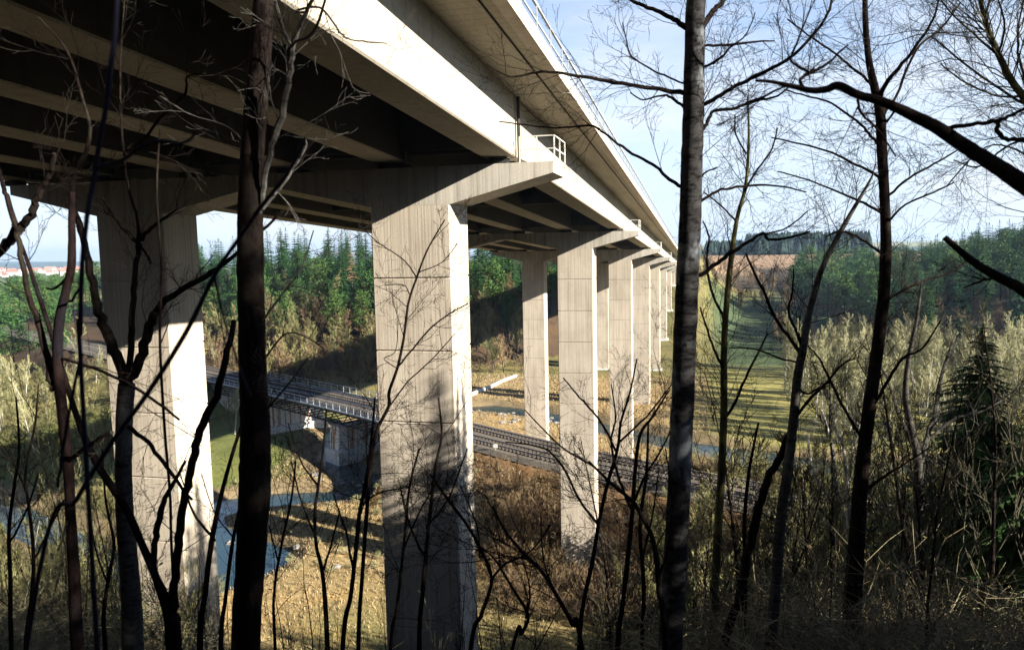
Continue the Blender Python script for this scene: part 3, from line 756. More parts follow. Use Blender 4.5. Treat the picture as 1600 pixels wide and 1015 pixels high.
o = mb.build('hills', simple('wooded_hill', [(.3,(.04,.07,.05)),(.7,(.07,.1,.07))], .004), smooth=True); tag(o, kind='structure')
# town
g = random.Random(21)
M['plaster'] = rand_col('house_plaster', (.75,.72,.65), (.8,.8,.78), (.7,.66,.58), .02)
M['tile'] = rand_col('red_roof_tiles', (.33,.13,.09), (.40,.2,.14), (.24,.11,.09), .02)
M['glass'] = simple('window_glass', [(.3,(.03,.035,.04)),(.7,(.06,.07,.08))], 1, rough=.1, spec=.6)
def house(Lx, Wy, Hh):
    w = MB(); w.prism([(-Lx/2,-1),(Lx/2,-1),(Lx/2,Hh),(-Lx/2,Hh)], -Wy/2, Wy/2)
    n = len(w.v); w.v += [(-Lx/2,-Wy/2,Hh),(-Lx/2,Wy/2,Hh),(-Lx/2,0,Hh+Wy*.42),(Lx/2,-Wy/2,Hh),(Lx/2,Wy/2,Hh),(Lx/2,0,Hh+Wy*.42)]; w.f += [(n,n+1,n+2),(n+3,n+5,n+4)]
    r = MB(); e = .4; n = 0; t = .3
    for s in (-1, 1):
        a = V((-Lx/2-e, s*(Wy/2+e), Hh-.15)); b_ = V((Lx/2+e, s*(Wy/2+e), Hh-.15)); c_ = V((Lx/2+e, 0, Hh+Wy*.42+.15)); d_ = V((-Lx/2-e, 0, Hh+Wy*.42+.15)); up = V((0,0,t))
        r.quad(a, b_, c_, d_); r.quad(a+up, b_+up, c_+up, d_+up); r.quad(a, b_, b_+up, a+up); r.quad(b_, c_, c_+up, b_+up); r.quad(a, d_, d_+up, a+up)
    wi = MB()
    for i in range(int(Lx/3)):
        for z in (1.1, 3.9):
            if z+1.2 < Hh: x = -Lx/2+1.6+i*3; wi.face_box(x-.55, x+.55, -Wy/2-.05, -Wy/2+.1, z, z+1.3)
    return w.mesh('wall', M['plaster']), r.mesh('roof', M['tile']), wi.mesh('window', M['glass'])
hv = [house(14,10,6), house(18,11,6.5), house(30,12,9), house(11,9,4.5)]
for i in range(62):
    px = g.uniform(-10, 165); yy = g.uniform(1350, 2150); p = at(px, 430, yy); x = p.x; z = h1(x, yy)
    e = empty('town_house', (x, yy, z), g.choice((0, .3, -.25, 1.5, .7))+.4); tag(e, 'white walled red roofed house in the distant town at the far left', 'house', 'houses of the distant town')
    for nm, me_ in zip(('wall','roof','window'), g.choice(hv)): q = bpy.data.objects.new(nm, me_); col.objects.link(q); q.parent = e

# ------------------------------------------------------------------ the near right spruce and the wood out of frame that shades the slope
def near_spruce(x, y, Hh, Rr, name, label, seed, wh=46, group=None, mats=('bark','spruce_near')):
    g = random.Random(seed); t, c = conifer(g, Hh, Rr, wh, 16, 3, .42, .04, .55, .8)
    e = empty(name, (x, y, h1(x, y)-.1)); tag(e, label, 'spruce', group)
    t.build('trunk', M[mats[0]], e, True); c.build('crown', M[mats[1]], e); return e
p = at(1535, 505, 24); zz = h1(p.x, p.y)
near_spruce(p.x, p.y, p.z-zz, 3.9, 'spruce_tree', 'young dark spruce with sunlit green tip among bare trees at the lower right', 3, 48)
p = at(1640, 600, 20); zz = h1(p.x, p.y)
near_spruce(p.x, p.y, p.z-zz, 3.8, 'spruce_tree', 'dark young spruce at the right edge beside the sunlit tipped one', 4, 44)
sh = []; gs = random.Random(8)
for row in range(3):
    yy = -6.0
    while yy < 37:
        x = max(11.8, .36*yy+3.4)+row*3.4+gs.uniform(0,1.6); top = 4.6+.42*(x-12)+gs.uniform(-1.3,.9) + (4.2 if yy < 9 else 0)
        if yy > 32: top -= 1.5
        if 9 < yy < 19.5 and row > 0: yy += 2.9; continue
        if 9 < yy < 19.5: yy += 3.2
        sh.append((x, yy+gs.uniform(-.5,.5), top-h1(x, yy), gs.uniform(2.7,3.3))); yy += 2.9
for k in range(9):
    yy = 19.5+k*1.5; x = .36*yy+6.5+(k % 3)*1.3; sh.append((x, yy, 3.6+.4*(x-12)+gs.uniform(-.9,.5)-h1(x, yy), 3.5))
nbeh = len(sh)  # the rest: unseen spruces added behind to block sky light on shaded faces
for k in range(46):
    x, y = gs.uniform(-45, 16), gs.uniform(-34, -9)
    if x < -2 and y > -18: y -= 12
    sh.append((x, y, gs.uniform(17, 23), gs.uniform(2.8, 3.6)))
for k in range(44): sh.append((gs.uniform(-135, -48), gs.uniform(-60, -6), gs.uniform(17, 23), gs.uniform(3.4, 4.2)))
for k in range(22): sh.append((gs.uniform(20, 62), gs.uniform(-42, -12), gs.uniform(12, 15), gs.uniform(3.0, 3.8)))
g = random.Random(9); tc = [conifer(random.Random(40+i), 14, 2.6, 40, 9, 2, .32, .05, .4, .85) for i in range(2)]
tm = [(t.mesh('trunk', M['bark'], True), c.mesh('crown', M['spruce'])) for t, c in tc]
for i, (x, y, hh, rr) in enumerate(sh):
    e = empty('spruce_tree', (x, y, h1(x, y)-.1), i*1.1); 
    if i < nbeh: tag(e, 'tall dark spruce of the hillside wood just beyond the right edge of the view', 'spruce', 'spruces beside the viewpoint')
    else: tag(e, 'unseen spruce added behind the viewpoint to block sky light', 'spruce', 'spruces added behind the viewpoint')
    e.scale = (rr/2.6, rr/2.6, hh/14)
    for nm, me_ in zip(('trunk','crown'), tm[i % 2]): q = bpy.data.objects.new(nm, me_); col.objects.link(q); q.parent = e

# ------------------------------------------------------------------ foreground trees
def pl(pts, Yd, k=1.0, dy=0.0):
    """pixel list (x, y, width px) at depth Yd -> smooth path; dy = drift of depth along the list"""
    out = []; n = len(pts)
    for i, (x, y, w) in enumerate(pts):
        yd = Yd+dy*i/max(1, n-1); out.append((at(x, y, yd), max(.0015, w*.5*yd/F_PX*k)))
    return out
def fg_tree(name, label, Yd, trunk, limbs, bmat='bark', cmat='bark', group=None, seed=1, sprout=3, slen=.9, lump=.03, root=True, extra=0):
    g = random.Random(seed); T = pl(trunk, Yd)
    if root:
        b0 = T[0][0]; hz = h1(b0.x, b0.y)-.3; d0 = (T[0][0]-T[1][0]); 
        n = V((b0.x+ (d0.x/max(.01,-d0.z) if d0.z<0 else 0)*max(0,b0.z-hz)*.4, b0.y, min(hz, b0.z-.1))); T = [(n, T[0][1]*1.25)]+T
    base = T[0][0].copy(); e = empty(name, base); tag(e, label, 'tree', group)
    tm_ = MB(); P = smooth_path(T, 8, .018, g); tm_.tube([p-base for p, r in P], [r for p, r in P], 12, lump=lump*.5)
    cm = MB()
    def twigs(P, n, ln, lev=2):
        for k in range(n):
            u = g.uniform(.2, 1); i = min(len(P)-2, int(u*(len(P)-1))); q = P[i][0]; d = (P[i+1][0]-P[i][0]).normalized(); r = P[i][1]
            grow(cm, q-base, rdir(d, g.uniform(.4,1.0), g), ln*g.uniform(.5,1.2), min(r*.6, .0022*ln+.0035), g, lev, .05, .26, (4,4,3,3,3), .0016, 4, (.4,1.), .12, .55)
    known = []
    for a_, b_ in zip(trunk[:-1], trunk[1:]):
        for t in range(11): known.append((a_[0]+(b_[0]-a_[0])*t/10, a_[1]+(b_[1]-a_[1])*t/10, Yd))
    for lb in limbs:
        pts, sp = (lb, sprout) if isinstance(lb, list) else lb
        x0, y0, w0 = pts[0]; near_ = min(known, key=lambda q: (q[0]-x0)**2+(q[1]-y0)**2); drift = g.uniform(-.9, .9)*Yd*.08
        L_ = pl(pts, near_[2], 1.0, drift)
        if (near_[0]-x0)**2+(near_[1]-y0)**2 > 9: L_ = [(at(near_[0], near_[1], near_[2]), L_[0][1])]+L_
        for i in range(len(pts)-1):
            for t in (.25, .5, .75, 1): known.append((pts[i][0]*(1-t)+pts[i+1][0]*t, pts[i][1]*(1-t)+pts[i+1][1]*t, near_[2]+drift*(i+t)/max(1, len(pts)-1))); Lp = smooth_path(L_, 5, .22, g)
        cm.tube([p-base for p, r in Lp], [r for p, r in Lp], 7 if pts[0][2] > 7 else 5, lump=.05)
        length = sum((Lp[i+1][0]-Lp[i][0]).length for i in range(len(Lp)-1))
        twigs(Lp, int(sp*max(1, length)), min(slen, .35*length+.25))
    if extra: twigs(P, extra, slen*1.3, 3)
    if P[-1][1] > .004 and trunk[-1][1] < 60:
        grow(cm, P[-1][0]-base, (P[-1][0]-P[-3][0]).normalized(), min(5, 45*P[-1][1]+.6), P[-1][1], g, 3, .08, .12, (6,5,4,3,3), .002, 6, (.35,.8), .1, .5)
    tm_.build('trunk', M[bmat], e, True); cm.build('branches', M[cmat], e); return e
fg_tree('birch_tree', 'thick old birch trunk with lichened bark, the largest right of the viaduct', 8.5,
  [(1047,1015,38),(1054,900,38),(1060,780,36),(1066,640,35),(1071,500,35),(1078,350,33),(1081,250,32),(1084,150,31),(1086,40,29),(1090,-60,26)],
  [([(1070,42,9),(1048,28,7),(1020,14,6),(985,0,5),(960,-15,4)],4),
   ([(1068,144,8),(1020,138,6),(960,128,6),(900,118,5),(850,112,4),(800,120,3),(760,100,2)],6),
   ([(1068,166,5),(1045,150,4),(1030,150,3),(1005,156,2.5),(985,145,2)],5),
   ([(1060,290,6),(1020,258,5),(980,236,4.5),(945,208,4),(920,196,3.5),(870,200,3),(830,196,2.5),(780,190,2)],4),
   ([(1068,130,3),(1030,115,3),(1000,98,2.5),(985,85,2.5),(978,60,2),(973,35,2)],6),
   ([(1100,38,9),(1115,18,8),(1130,2,7),(1150,-20,6)],3),
   ([(1102,163,7),(1135,143,6),(1175,122,6),(1210,105,5.5),(1240,86,5),(1275,50,4.5),(1296,15,4),(1303,-20,3)],6),
   ([(1098,203,6),(1108,186,6),(1115,174,5),(1150,168,5),(1185,156,4),(1215,150,3),(1240,128,2)],5),
   ([(1100,72,4),(1140,70,4),(1175,66,3),(1210,64,2)],5),([(1100,105,4),(1125,92,4),(1140,75,3),(1165,55,2),(1180,20,1.6)],6),
   ([(1094,314,5),(1120,299,4),(1160,291,4),(1210,290,3),(1260,300,2)],4),
   ([(1094,278,3),(1104,268,3),(1120,262,2)],1),
   ([(1092,430,7),(1120,412,6.5),(1150,390,6),(1175,374,5),(1192,364,4.5),(1200,374,4.5),(1230,372,4),(1265,362,3)],4),
   ([(1195,366,3),(1230,356,2.5),(1262,330,2)],4)],
  'birch_old','bark', seed=11, slen=.8, lump=.02, extra=8)
fg_tree('bare_tree', 'tall slim dark trunk forking high up, right of the thick birch', 14,
  [(1328,1015,30),(1336,880,25),(1345,750,21),(1354,670,19),(1366,580,18),(1378,490,17),(1384,400,16),(1383,330,14),(1379,250,14),(1375,175,14),(1367,140,12),(1357,90,9),(1352,30,8),(1352,-40,6)],
  [([(1372,160,8),(1385,130,6),(1410,100,5),(1440,60,4),(1460,25,3),(1470,-20,2.5)],5),
   ([(1375,182,5),(1400,150,4),(1430,80,3.5),(1470,45,3),(1500,5,2.5)],5),
   ([(1370,150,5),(1355,125,4),(1330,105,3.5),(1300,80,3),(1270,60,2.5),(1230,30,2)],5),
   ([(1379,232,5),(1362,215,4),(1345,195,3.5),(1300,162,3),(1260,150,2.5),(1225,140,2)],4),
   ([(1383,285,5),(1360,268,4),(1335,256,3.5),(1290,235,3),(1240,222,2.5),(1205,215,2)],4),
   ([(1385,336,5),(1350,318,4),(1310,300,3),(1265,282,2.5),(1215,268,2)],4),
   ([(1384,310,4),(1420,278,3.5),(1460,256,3),(1500,232,2)],5),
   ([(1384,400,5),(1362,385,4),(1340,370,3.5),(1310,362,3),(1290,370,2)],4),
   ([(1378,475,5),(1400,460,4),(1440,440,3.5),(1485,425,3),(1520,400,2)],5),
   ([(1384,350,4),(1415,320,3),(1460,300,2.5),(1490,285,2)],5),
   ([(1360,640,6),(1385,600,5),(1410,560,4),(1440,545,3),(1470,500,2)],5),
   ([(1350,690,5),(1320,640,4.5),(1300,600,4),(1280,560,3),(1262,540,2)],5),
   ([(1345,770,5),(1380,745,4),(1420,720,3),(1450,700,2)],5)],
  'bark','bark', seed=12, slen=1.3, extra=34)
fg_tree('bare_tree', 'leaning smooth grey trunk forking low, between the thick birch and the tall slim trunk', 12,
  [(1203,1015,18),(1211,930,17),(1220,810,16),(1230,740,15),(1240,655,14),(1246,590,13),(1254,548,12),(1262,500,10),(1272,460,9),(1288,410,8),(1320,350,7),(1355,290,4),(1365,270,2)],
  [([(1240,668,10),(1222,705,11),(1200,752,12),(1178,830,13),(1158,920,13),(1130,1010,13)],2),
   ([(1256,560,6),(1235,530,5.5),(1210,495,5),(1195,460,4.5),(1180,430,4),(1165,395,3)],5),
   ([(1252,540,4),(1240,510,4),(1232,485,3.5),(1238,455,3),(1240,420,2)],5),
   ([(1244,650,5),(1268,620,4.5),(1290,600,4),(1315,570,3),(1335,560,2)],6),
   ([(1250,566,3),(1220,560,3),(1180,545,2.5),(1140,543,2)],4),
   ([(1245,605,4),(1262,615,3.5),(1280,605,3),(1300,595,2)],5)],
  'bark_grey','bark', seed=13, slen=1.0, extra=22)
fg_tree('bare_tree', 'thin straight trunk directly right of the thick birch, crown of fine twigs', 14,
  [(1112,1015,13),(1120,860,13),(1127,740,12),(1131,640,11),(1131,560,10),(1134,490,9),(1143,400,8),(1152,340,6),(1165,290,5),(1170,220,4),(1168,150,2)],
  [([(1132,580,5),(1115,545,4),(1100,500,3),(1094,480,2)],3),
   ([(1131,655,5),(1150,625,4.5),(1165,590,4),(1180,560,3.5),(1200,520,2.5)],5),
   ([(1133,500,5),(1118,470,4),(1108,440,4),(1104,400,3),(1108,370,3),(1098,345,2)],4),
   ([(1150,345,3),(1125,320,2.5),(1100,300,2)],3),([(1163,300,4),(1180,270,3),(1205,235,2.5),(1215,200,2)],6),
   ([(1166,240,3),(1150,210,2.5),(1148,180,2)],5)],
  'bark_green','bark', seed=14, slen=1.2, extra=34)
# branches reaching in from a tree beyond the right edge
fg_tree('bare_tree', 'heavy dark bough slanting down across the sky into the right edge', 5,
  [(1760,560,60),(1720,440,50),(1690,370,42),(1655,325,30),(1600,288,25),(1555,258,22),(1510,230,20),(1465,200,18),(1430,182,16),(1400,168,14),(1370,156,13),(1340,148,12),(1310,134,12),(1290,140,10),(1265,141,9),(1235,134,7),(1205,128,5),(1180,126,3)],
  [([(1486,200,7),(1520,195,6),(1556,190,6),(1580,180,5),(1610,165,4)],3),
   ([(1560,190,6),(1560,208,7),(1575,218,6),(1610,216,6)],1),
   ([(1258,140,5),(1250,125,5),(1265,113,5),(1285,105,4),(1325,70,2.5)],6),
   ([(1232,133,4),(1215,140,3),(1190,152,3),(1165,160,2)],5),
   ([(1400,168,4),(1385,190,3),(1365,178,3),(1345,178,2)],5),([(1262,112,4),(1235,95,3.5),(1240,80,3),(1268,10,2)],6),
   ([(1340,150,4),(1345,175,4),(1370,200,3),(1400,245,2)],5)],
  'bark','bark', seed=15, slen=.6, root=True)
fg_tree('bare_tree', 'dark broken bough pointing up left over the right hand forest', 6,
  [(1720,760,40),(1690,600,34),(1660,510,26),(1620,470,18),(1590,448,15),(1555,430,13),(1525,412,11),(1500,392,9),(1476,371,8)],
  [([(1560,432,4),(1530,440,3),(1505,450,2)],4)], 'bark','bark', seed=16, slen=.6)
fg_tree('bare_tree', 'sunlit yellowish mossy trunk in the top right corner', 11,
  [(1700,480,16),(1670,330,13),(1640,220,11),(1605,160,10),(1580,125,9),(1560,85,8),(1545,50,7),(1536,20,6),(1528,-20,4)],
  [([(1562,90,4),(1530,60,3),(1490,25,2.5),(1470,0,2)],7),([(1560,85,4),(1570,40,3),(1560,0,2)],7),([(1600,150,4),(1560,150,3),(1510,130,2.5),(1470,100,2)],7),
   ([(1640,220,4),(1580,225,3),(1530,260,2.5),(1490,250,2)],6),([(1640,230,4),(1600,120,3.5),(1590,60,3),(1600,0,2)],6),([(1605,165,4),(1520,110,3),(1460,60,2)],7),([(1660,300,4),(1600,240,3),(1540,230,2),(1480,290,2)],7)],
  'bark_green','twig_dark', seed=17, slen=1.7, extra=60)
fg_tree('bare_tree', 'bluish grey bare tree with upright forks left of the young spruce', 20,
  [(1440,1015,18),(1438,900,16),(1436,800,15),(1434,720,13),(1425,675,11),(1415,620,9),(1420,560,7),(1432,500,5),(1440,440,3)],
  [([(1435,730,9),(1447,690,8),(1460,650,7),(1470,590,5),(1490,530,3)],5),([(1432,710,6),(1405,650,5),(1390,600,4),(1370,560,3)],5),([(1440,800,6),(1462,740,5),(1500,690,3),(1540,660,2)],4),([(1446,690,5),(1490,655,4),(1540,640,3),(1600,600,2)],4)],
  'bark_grey','bark_grey', seed=18, slen=1.4, extra=16)
fg_tree('birch_tree', 'low sunlit white stemmed birch forking behind the tall slim trunk', 38,
  [(1330,900,11),(1330,860,10),(1322,820,9),(1312,790,8),(1305,750,6),(1300,700,5),(1290,660,4),(1283,640,3)],
  [([(1328,840,8),(1325,790,6),(1322,740,5),(1318,700,4),(1305,670,3)],4),([(1312,795,6),(1290,770,5),(1270,735,4),(1262,680,3)],4),([(1315,785,5),(1328,745,4),(1330,710,3),(1350,640,2)],4),([(1330,850,6),(1345,800,5),(1360,760,5),(1378,720,4),(1384,660,3)],4),([(1325,835,4),(1290,825,3.5),(1255,815,3)],3)],
  'birch','birch', seed=19, slen=1.8, extra=10)
# left group
fg_tree('bare_tree', 'thickest dark trunk standing in front of the gap between the two nearest columns', 6,
  [(384,1015,52),(390,900,52),(397,780,56),(399,700,54),(396,600,48),(393,500,46),(391,400,45),(392,300,42),(397,200,38),(406,100,36),(412,0,34),(416,-80,30)],
  [([(408,330,9),(412,290,10),(422,240,11),(440,180,12),(452,120,11),(458,70,9),(478,20,7),(500,-20,5)],4),
   ([(456,75,6),(440,40,6),(430,0,5)],3),([(458,66,5),(490,50,5),(510,-5,4)],3),([(462,18,4),(500,12,4),(530,50,4),(548,62,3),(580,66,3),(604,68,2)],2),
   ([(405,330,7),(424,310,7),(440,290,7),(460,260,6),(475,235,5),(478,218,4)],2),
   ([(410,500,5),(440,460,3.5),(470,420,3),(490,360,2)],4),([(412,560,4),(450,520,3),(500,540,2.5),(510,560,2)],4),([(415,640,4),(450,600,3),(480,560,2)],4),
   ([(400,250,4),(360,200,3),(300,180,2.5),(250,150,2)],4)],
  'bark','bark_grey', seed=21, slen=.7, lump=.035)
fg_tree('bare_tree', 'trunk forking into three against the shaded far column at the left', 6.4,
  [(208,1015,40),(204,920,36),(196,820,32),(193,740,30),(194,660,30),(198,600,30)],
  [([(196,600,20),(176,545,20),(158,495,18),(146,450,15),(136,400,13),(124,350,12),(112,310,10),(118,270,9),(135,235,8),(140,200,6),(128,150,5),(105,80,4),(60,28,3)],3),
   ([(200,600,18),(218,560,18),(234,510,17),(248,480,14),(275,458,11),(320,432,10),(345,415,8),(400,370,6),(440,330,4)],4),
   ([(200,590,12),(205,540,12),(206,480,11),(212,420,10),(216,385,9),(214,340,5),(200,290,4),(190,200,4),(188,110,3),(194,0,3)],3),
   ([(218,375,9),(232,360,7),(255,342,5),(280,325,3)],3),([(216,380,8),(195,360,7),(180,340,6),(160,310,5)],3),
   ([(220,385,5),(232,402,5),(236,412,4)],0),
   ([(194,660,8),(230,690,8),(260,730,7),(300,780,5)],3),([(198,235,5),(220,225,5),(250,185,5),(290,145,5),(292,120,3),(320,115,2)],4)],
  'bark_grey','bark', seed=22, slen=.7, lump=.03)
fg_tree('bare_tree', 'slender dark trunk in the left foreground forking in a wide curve', 4.6,
  [(121,1015,24),(116,900,22),(110,800,19),(106,720,19),(95,620,20),(90,560,19),(93,500,18),(104,450,15),(112,410,15),(112,340,12),(113,300,10)],
  [([(82,600,14),(66,530,13),(48,470,11),(35,420,10),(28,370,10),(32,355,18),(12,380,18),(-10,405,16)],2),
   ([(30,365,12),(14,320,10),(4,290,8),(-4,260,6)],1),([(30,360,16),(48,335,15),(62,300,12),(80,270,10),(85,240,8)],3),
   ([(110,430,5),(85,450,5),(72,450,3)],1),([(112,470,5),(130,440,4)],0),
   ([(106,720,9),(140,695,9),(175,675,8)],1),([(110,800,5),(90,860,4)],0),([(100,560,6),(160,580,6),(220,610,6),(280,655,5)],3)],
  'bark_red','bark', seed=23, slen=.6, lump=.035)
fg_tree('bare_tree', 'leaning reddish stem crossing from upper left to the foot of the left column', 4.9,
  [(272,1015,30),(268,965,28),(245,905,15),(222,850,14),(200,800,14),(178,765,14),(155,730,14),(135,690,13),(120,650,11),(98,580,10),(80,520,9),(60,460,8),(40,400,7),(20,350,6)],
  [([(268,965,18),(272,900,16),(278,840,16),(290,770,15),(300,720,15),(318,660,15),(340,610,13),(352,560,12),(365,500,9)],2),
   ([(240,890,12),(242,850,12),(250,800,12),(262,770,9),(290,720,5)],2)],
  'bark_red','bark_red', seed=24, slen=.6, lump=.03)
fg_tree('young_tree', 'thin purple shoot leaning up the far left, blurred close to the lens', 1.9,
  [(130,640,9),(126,520,9),(128,420,9),(137,330,9),(145,290,9),(154,230,9),(165,170,9),(172,110,9),(180,50,9),(184,-30,8)],
  [([(148,262,9),(190,250,7),(240,222,7),(290,222,6),(306,205,4)],0),([(125,560,7),(105,660,7),(90,760,7)],0)],
  'twig_blue','twig_blue', seed=25, slen=.3, sprout=0, lump=.02)
fg_tree('young_tree', 'blurred bluish shoot slanting up from lower left toward the thickest dark trunk', 2.2,
  [(60,900,8),(120,780,9),(175,690,9),(230,615,9),(290,520,9),(335,430,8),(375,370,7),(410,320,7),(450,270,6),(478,215,5)],
  [([(335,430,5),(350,500,4),(370,560,4),(392,620,4)],0)], 'twig_blue','twig_blue', seed=26, sprout=0, lump=.02)
fg_tree('young_tree', 'straight thin stem rising in front of the left column', 5.4,
  [(270,900,5),(266,780,5),(258,680,5),(250,540,5),(252,420,4),(245,300,4),(250,200,3)],
  [([(250,540,3),(265,500,2)],2)], 'bark','bark', seed=27, slen=.5)
for i, (px, dist, w, lab) in enumerate(((322,7,10,'crooked stem leaning over the left column foot'),(355,8,7,'forked stem just left of the thickest dark trunk'))):
    fg_tree('bare_tree', lab, dist, [(px-10,1015,w+2),(px-2,930,w),(px+8,850,w),(px+22,780,w-2),(px+35,730,w-3),(px+50,680,w-4),(px+70,620,2)],
      [([(px+10,840,w-4),(px-20,800,w-5),(px-40,740,2)],4)], 'bark','bark', seed=28+i, slen=.7)
# saplings in the middle, in front of the first column and beside it
mids = [
 ('sapling', 'crooked sapling climbing in front of the first column face', 9, [(560,1015,8),(566,900,7),(573,800,7),(578,735,6),(588,675,6),(607,635,6),(608,612,5.5),(621,574,5),(631,527,4.5),(638,474,4),(651,434,3.5),(668,390,3),(695,343,2)],
   [[(621,574,3.5),(645,545,3),(671,514,3),(701,491,2.5),(731,474,2)],[(608,635,3),(638,595,2.6),(675,561,2.2),(711,521,1.6)],[(651,434,2.6),(632,407,2.2),(600,385,2),(588,377,2),(562,352,1.6)],[(640,460,2),(630,445,1.6),(600,446,1.2)],[(620,575,2),(600,560,1.6),(618,548,1.4),(622,500,1.2)],[(655,425,2),(690,410,1.6),(715,380,1.4)]]),
 ('sapling', 'thin sapling with two low forks left of the first column', 10, [(512,1015,9),(508,940,8),(503,890,7),(494,850,6),(492,800,6),(497,760,5),(505,700,4),(510,640,3)],
   [[(505,890,5),(515,860,4),(530,800,3)],[(498,760,4),(470,720,3),(450,660,2)],[(494,840,4),(470,780,3),(455,720,2)]]),
 ('sapling', 'dark straight sapling close to the left edge of the first column', 8, [(535,1015,9),(548,930,8),(556,860,7.5),(562,800,7),(572,750,6),(580,690,5),(586,620,3)],
   [[(552,890,5),(540,830,4),(520,770,2)],[(565,790,4),(590,770,3),(640,760,2)]]),
 ('sapling', 'dark sapling rising across the shaded foot of the first column', 9, [(655,1015,9),(660,930,8),(664,880,7),(672,800,6),(680,730,5),(690,680,4),(685,620,2.5)],
   [[(664,870,5),(640,820,4),(625,760,2.5)],[(668,820,4),(700,780,3),(730,700,2)]]),
 ('sapling', 'thin sapling forking at mid height in front of the first column', 9.5, [(610,1015,6),(620,950,6),(628,880,5),(634,820,5),(640,760,4),(655,700,3)], [[(630,860,4),(655,800,3),(690,740,2)]]),
 ('sapling', 'sapling bending right across the lit edge of the first column', 10, [(735,1015,8),(752,960,7),(768,905,6),(752,860,6),(730,820,5),(700,780,5),(672,740,3)], [[(768,905,5),(790,880,4),(830,860,3),(860,820,2)],[(750,870,3),(745,820,2.5),(720,760,2)]]),
 ('sapling', 'slim branching sapling in front of the second column foot', 12, [(905,1015,8),(912,940,7),(925,880,7),(935,820,6),(948,760,6),(965,700,5),(970,660,4),(985,610,3),(995,560,2)],
   [[(935,820,5),(905,780,4),(880,730,4),(850,700,3),(790,690,2)],[(962,705,4),(940,660,3.5),(905,620,3),(880,590,2)],[(968,690,4),(1010,650,3),(1050,600,2)]]),
 ('sapling', 'dark forked sapling leaning left beside the thick birch', 11, [(965,1015,9),(972,950,8),(980,880,8),(988,800,7),(992,740,6.5),(1000,680,5),(1020,650,4),(1045,610,2)],
   [[(984,790,5),(965,740,4.5),(955,690,4),(962,650,3),(955,600,2)],[(992,780,5),(1010,740,4),(1040,690,3),(1060,640,2)],[(990,780,4),(965,765,4),(930,730,3.5),(880,700,3),(820,640,2)]]),
 ('sapling', 'curved stem sweeping up from the left foot of the thick birch', 8, [(1040,1015,10),(1030,920,9),(1022,850,8),(1000,800,7),(980,775,6),(950,750,5),(920,720,3)], [[(1030,900,5),(1045,850,4),(1050,780,3),(1040,700,2)]]),
 ('sapling', 'low crossing stem in the bottom middle of the picture', 6, [(910,1015,8),(895,975,8),(870,930,7),(845,890,6),(820,865,5),(790,830,4),(770,790,3)], [[(870,930,4),(850,880,3),(845,800,2)]]),
 ('sapling', 'bent stem leaning over from the bottom middle right of the first column', 7, [(800,1015,6),(815,990,6),(825,960,6),(805,925,5),(790,900,4),(770,870,3),(745,850,2)], [[(822,965,4),(828,920,3),(815,870,2)]]),
 ('sapling', 'thin upright sapling right of the second column', 13, [(1003,1015,7),(1006,920,6.5),(1000,820,6),(1010,740,5),(1013,660,3)], [[(1004,870,4),(1020,800,3),(1030,730,2)]]),
 ('sapling', 'upright sapling in the undergrowth left of the leaning grey trunk', 13, [(1160,1015,8),(1165,900,7),(1163,820,6),(1170,740,5),(1185,660,3)], [[(1165,880,4),(1185,820,3),(1200,740,2)]]),
 ('sapling', 'thin sapling at the far left edge of the picture', 7, [(18,1015,9),(16,900,8),(14,830,7),(22,760,6),(30,700,5),(25,620,3)], [[(14,850,5),(40,800,4),(60,740,3)]]),
 ('sapling', 'slim sapling between the far left edge and the slender forked trunk', 7.5, [(40,1015,8),(50,930,8),(52,860,7),(45,790,6),(40,740,5),(55,660,4),(60,600,2)], [[(50,880,5),(75,830,4),(100,780,3)],[(42,770,4),(20,720,3),(0,690,2)]]),
 ('sapling', 'slim mossy sapling behind the slender forked trunk', 9, [(165,1015,9),(162,960,8),(170,900,7),(178,850,6),(165,780,4),(160,700,3)], [[(168,910,4),(150,860,3),(140,800,2)]]),
 ('sapling', 'stem rising to the right of the thickest dark trunk foot', 8, [(430,1015,6),(428,930,5),(440,850,5),(455,780,4),(462,720,3)], [[(436,880,3),(420,820,2.5)]]),
]
for i, (nm, lab, yd, tr, lim) in enumerate(mids):
    fg_tree(nm, lab, yd, tr, [(l, 5) for l in lim], 'bark', 'bark', seed=50+i, slen=.85, extra=9)
# understory thicket on the near slope (right and lower middle, and lower left)
def sc2(key, n, pxr, yr, label, group, s, mind=.6):
    for k in range(n):
        px = seq.uniform(*pxr); yy = seq.uniform(*yr); p = at(px, 900, yy)
        plant(key, 'slender_tree' if key in ('dark','olive','brown') else 'sapling', label, 'tree' if key in ('dark','olive','brown') else 'sapling', group, p.x, yy, seq.uniform(*s))
sc2('olive', 46, (960,1640), (30,74), 'olive grey bare tree on the lower part of the near slope at the right', 'olive trees low on the near slope', (.45,.85))
sc2('dark', 44, (960,1640), (16,48), 'slender bare tree in the dense thicket on the near slope at the right', 'thicket trees at the right', (.65,1.2))
sc2('sap', 90, (940,1640), (12,34), 'thin dark sapling in the undergrowth at the lower right', 'saplings at the lower right', (.6,1.3))
sc2('sap', 55, (420,960), (11,24), 'thin dark sapling on the steep slope in front of the first column', 'saplings below the first column', (.6,1.25))
sc2('sap', 26, (-20,340), (9,24), 'thin dark sapling on the slope at the lower left', 'saplings at the lower left', (.6,1.3))
sc2('olive', 26, (-60,330), (24,56), 'olive grey tree on the slope at the lower left', 'olive trees at the lower left', (.4,.7))
sc2('olive', 20, (950,1270), (48,82), 'olive twiggy tree on the slope right of the second column', 'olive trees right of the second column', (.5,.85))
sc2('dark', 22, (-20,330), (16,40), 'slender bare tree on the slope at the lower left', 'slender trees at the lower left', (.5,.95))
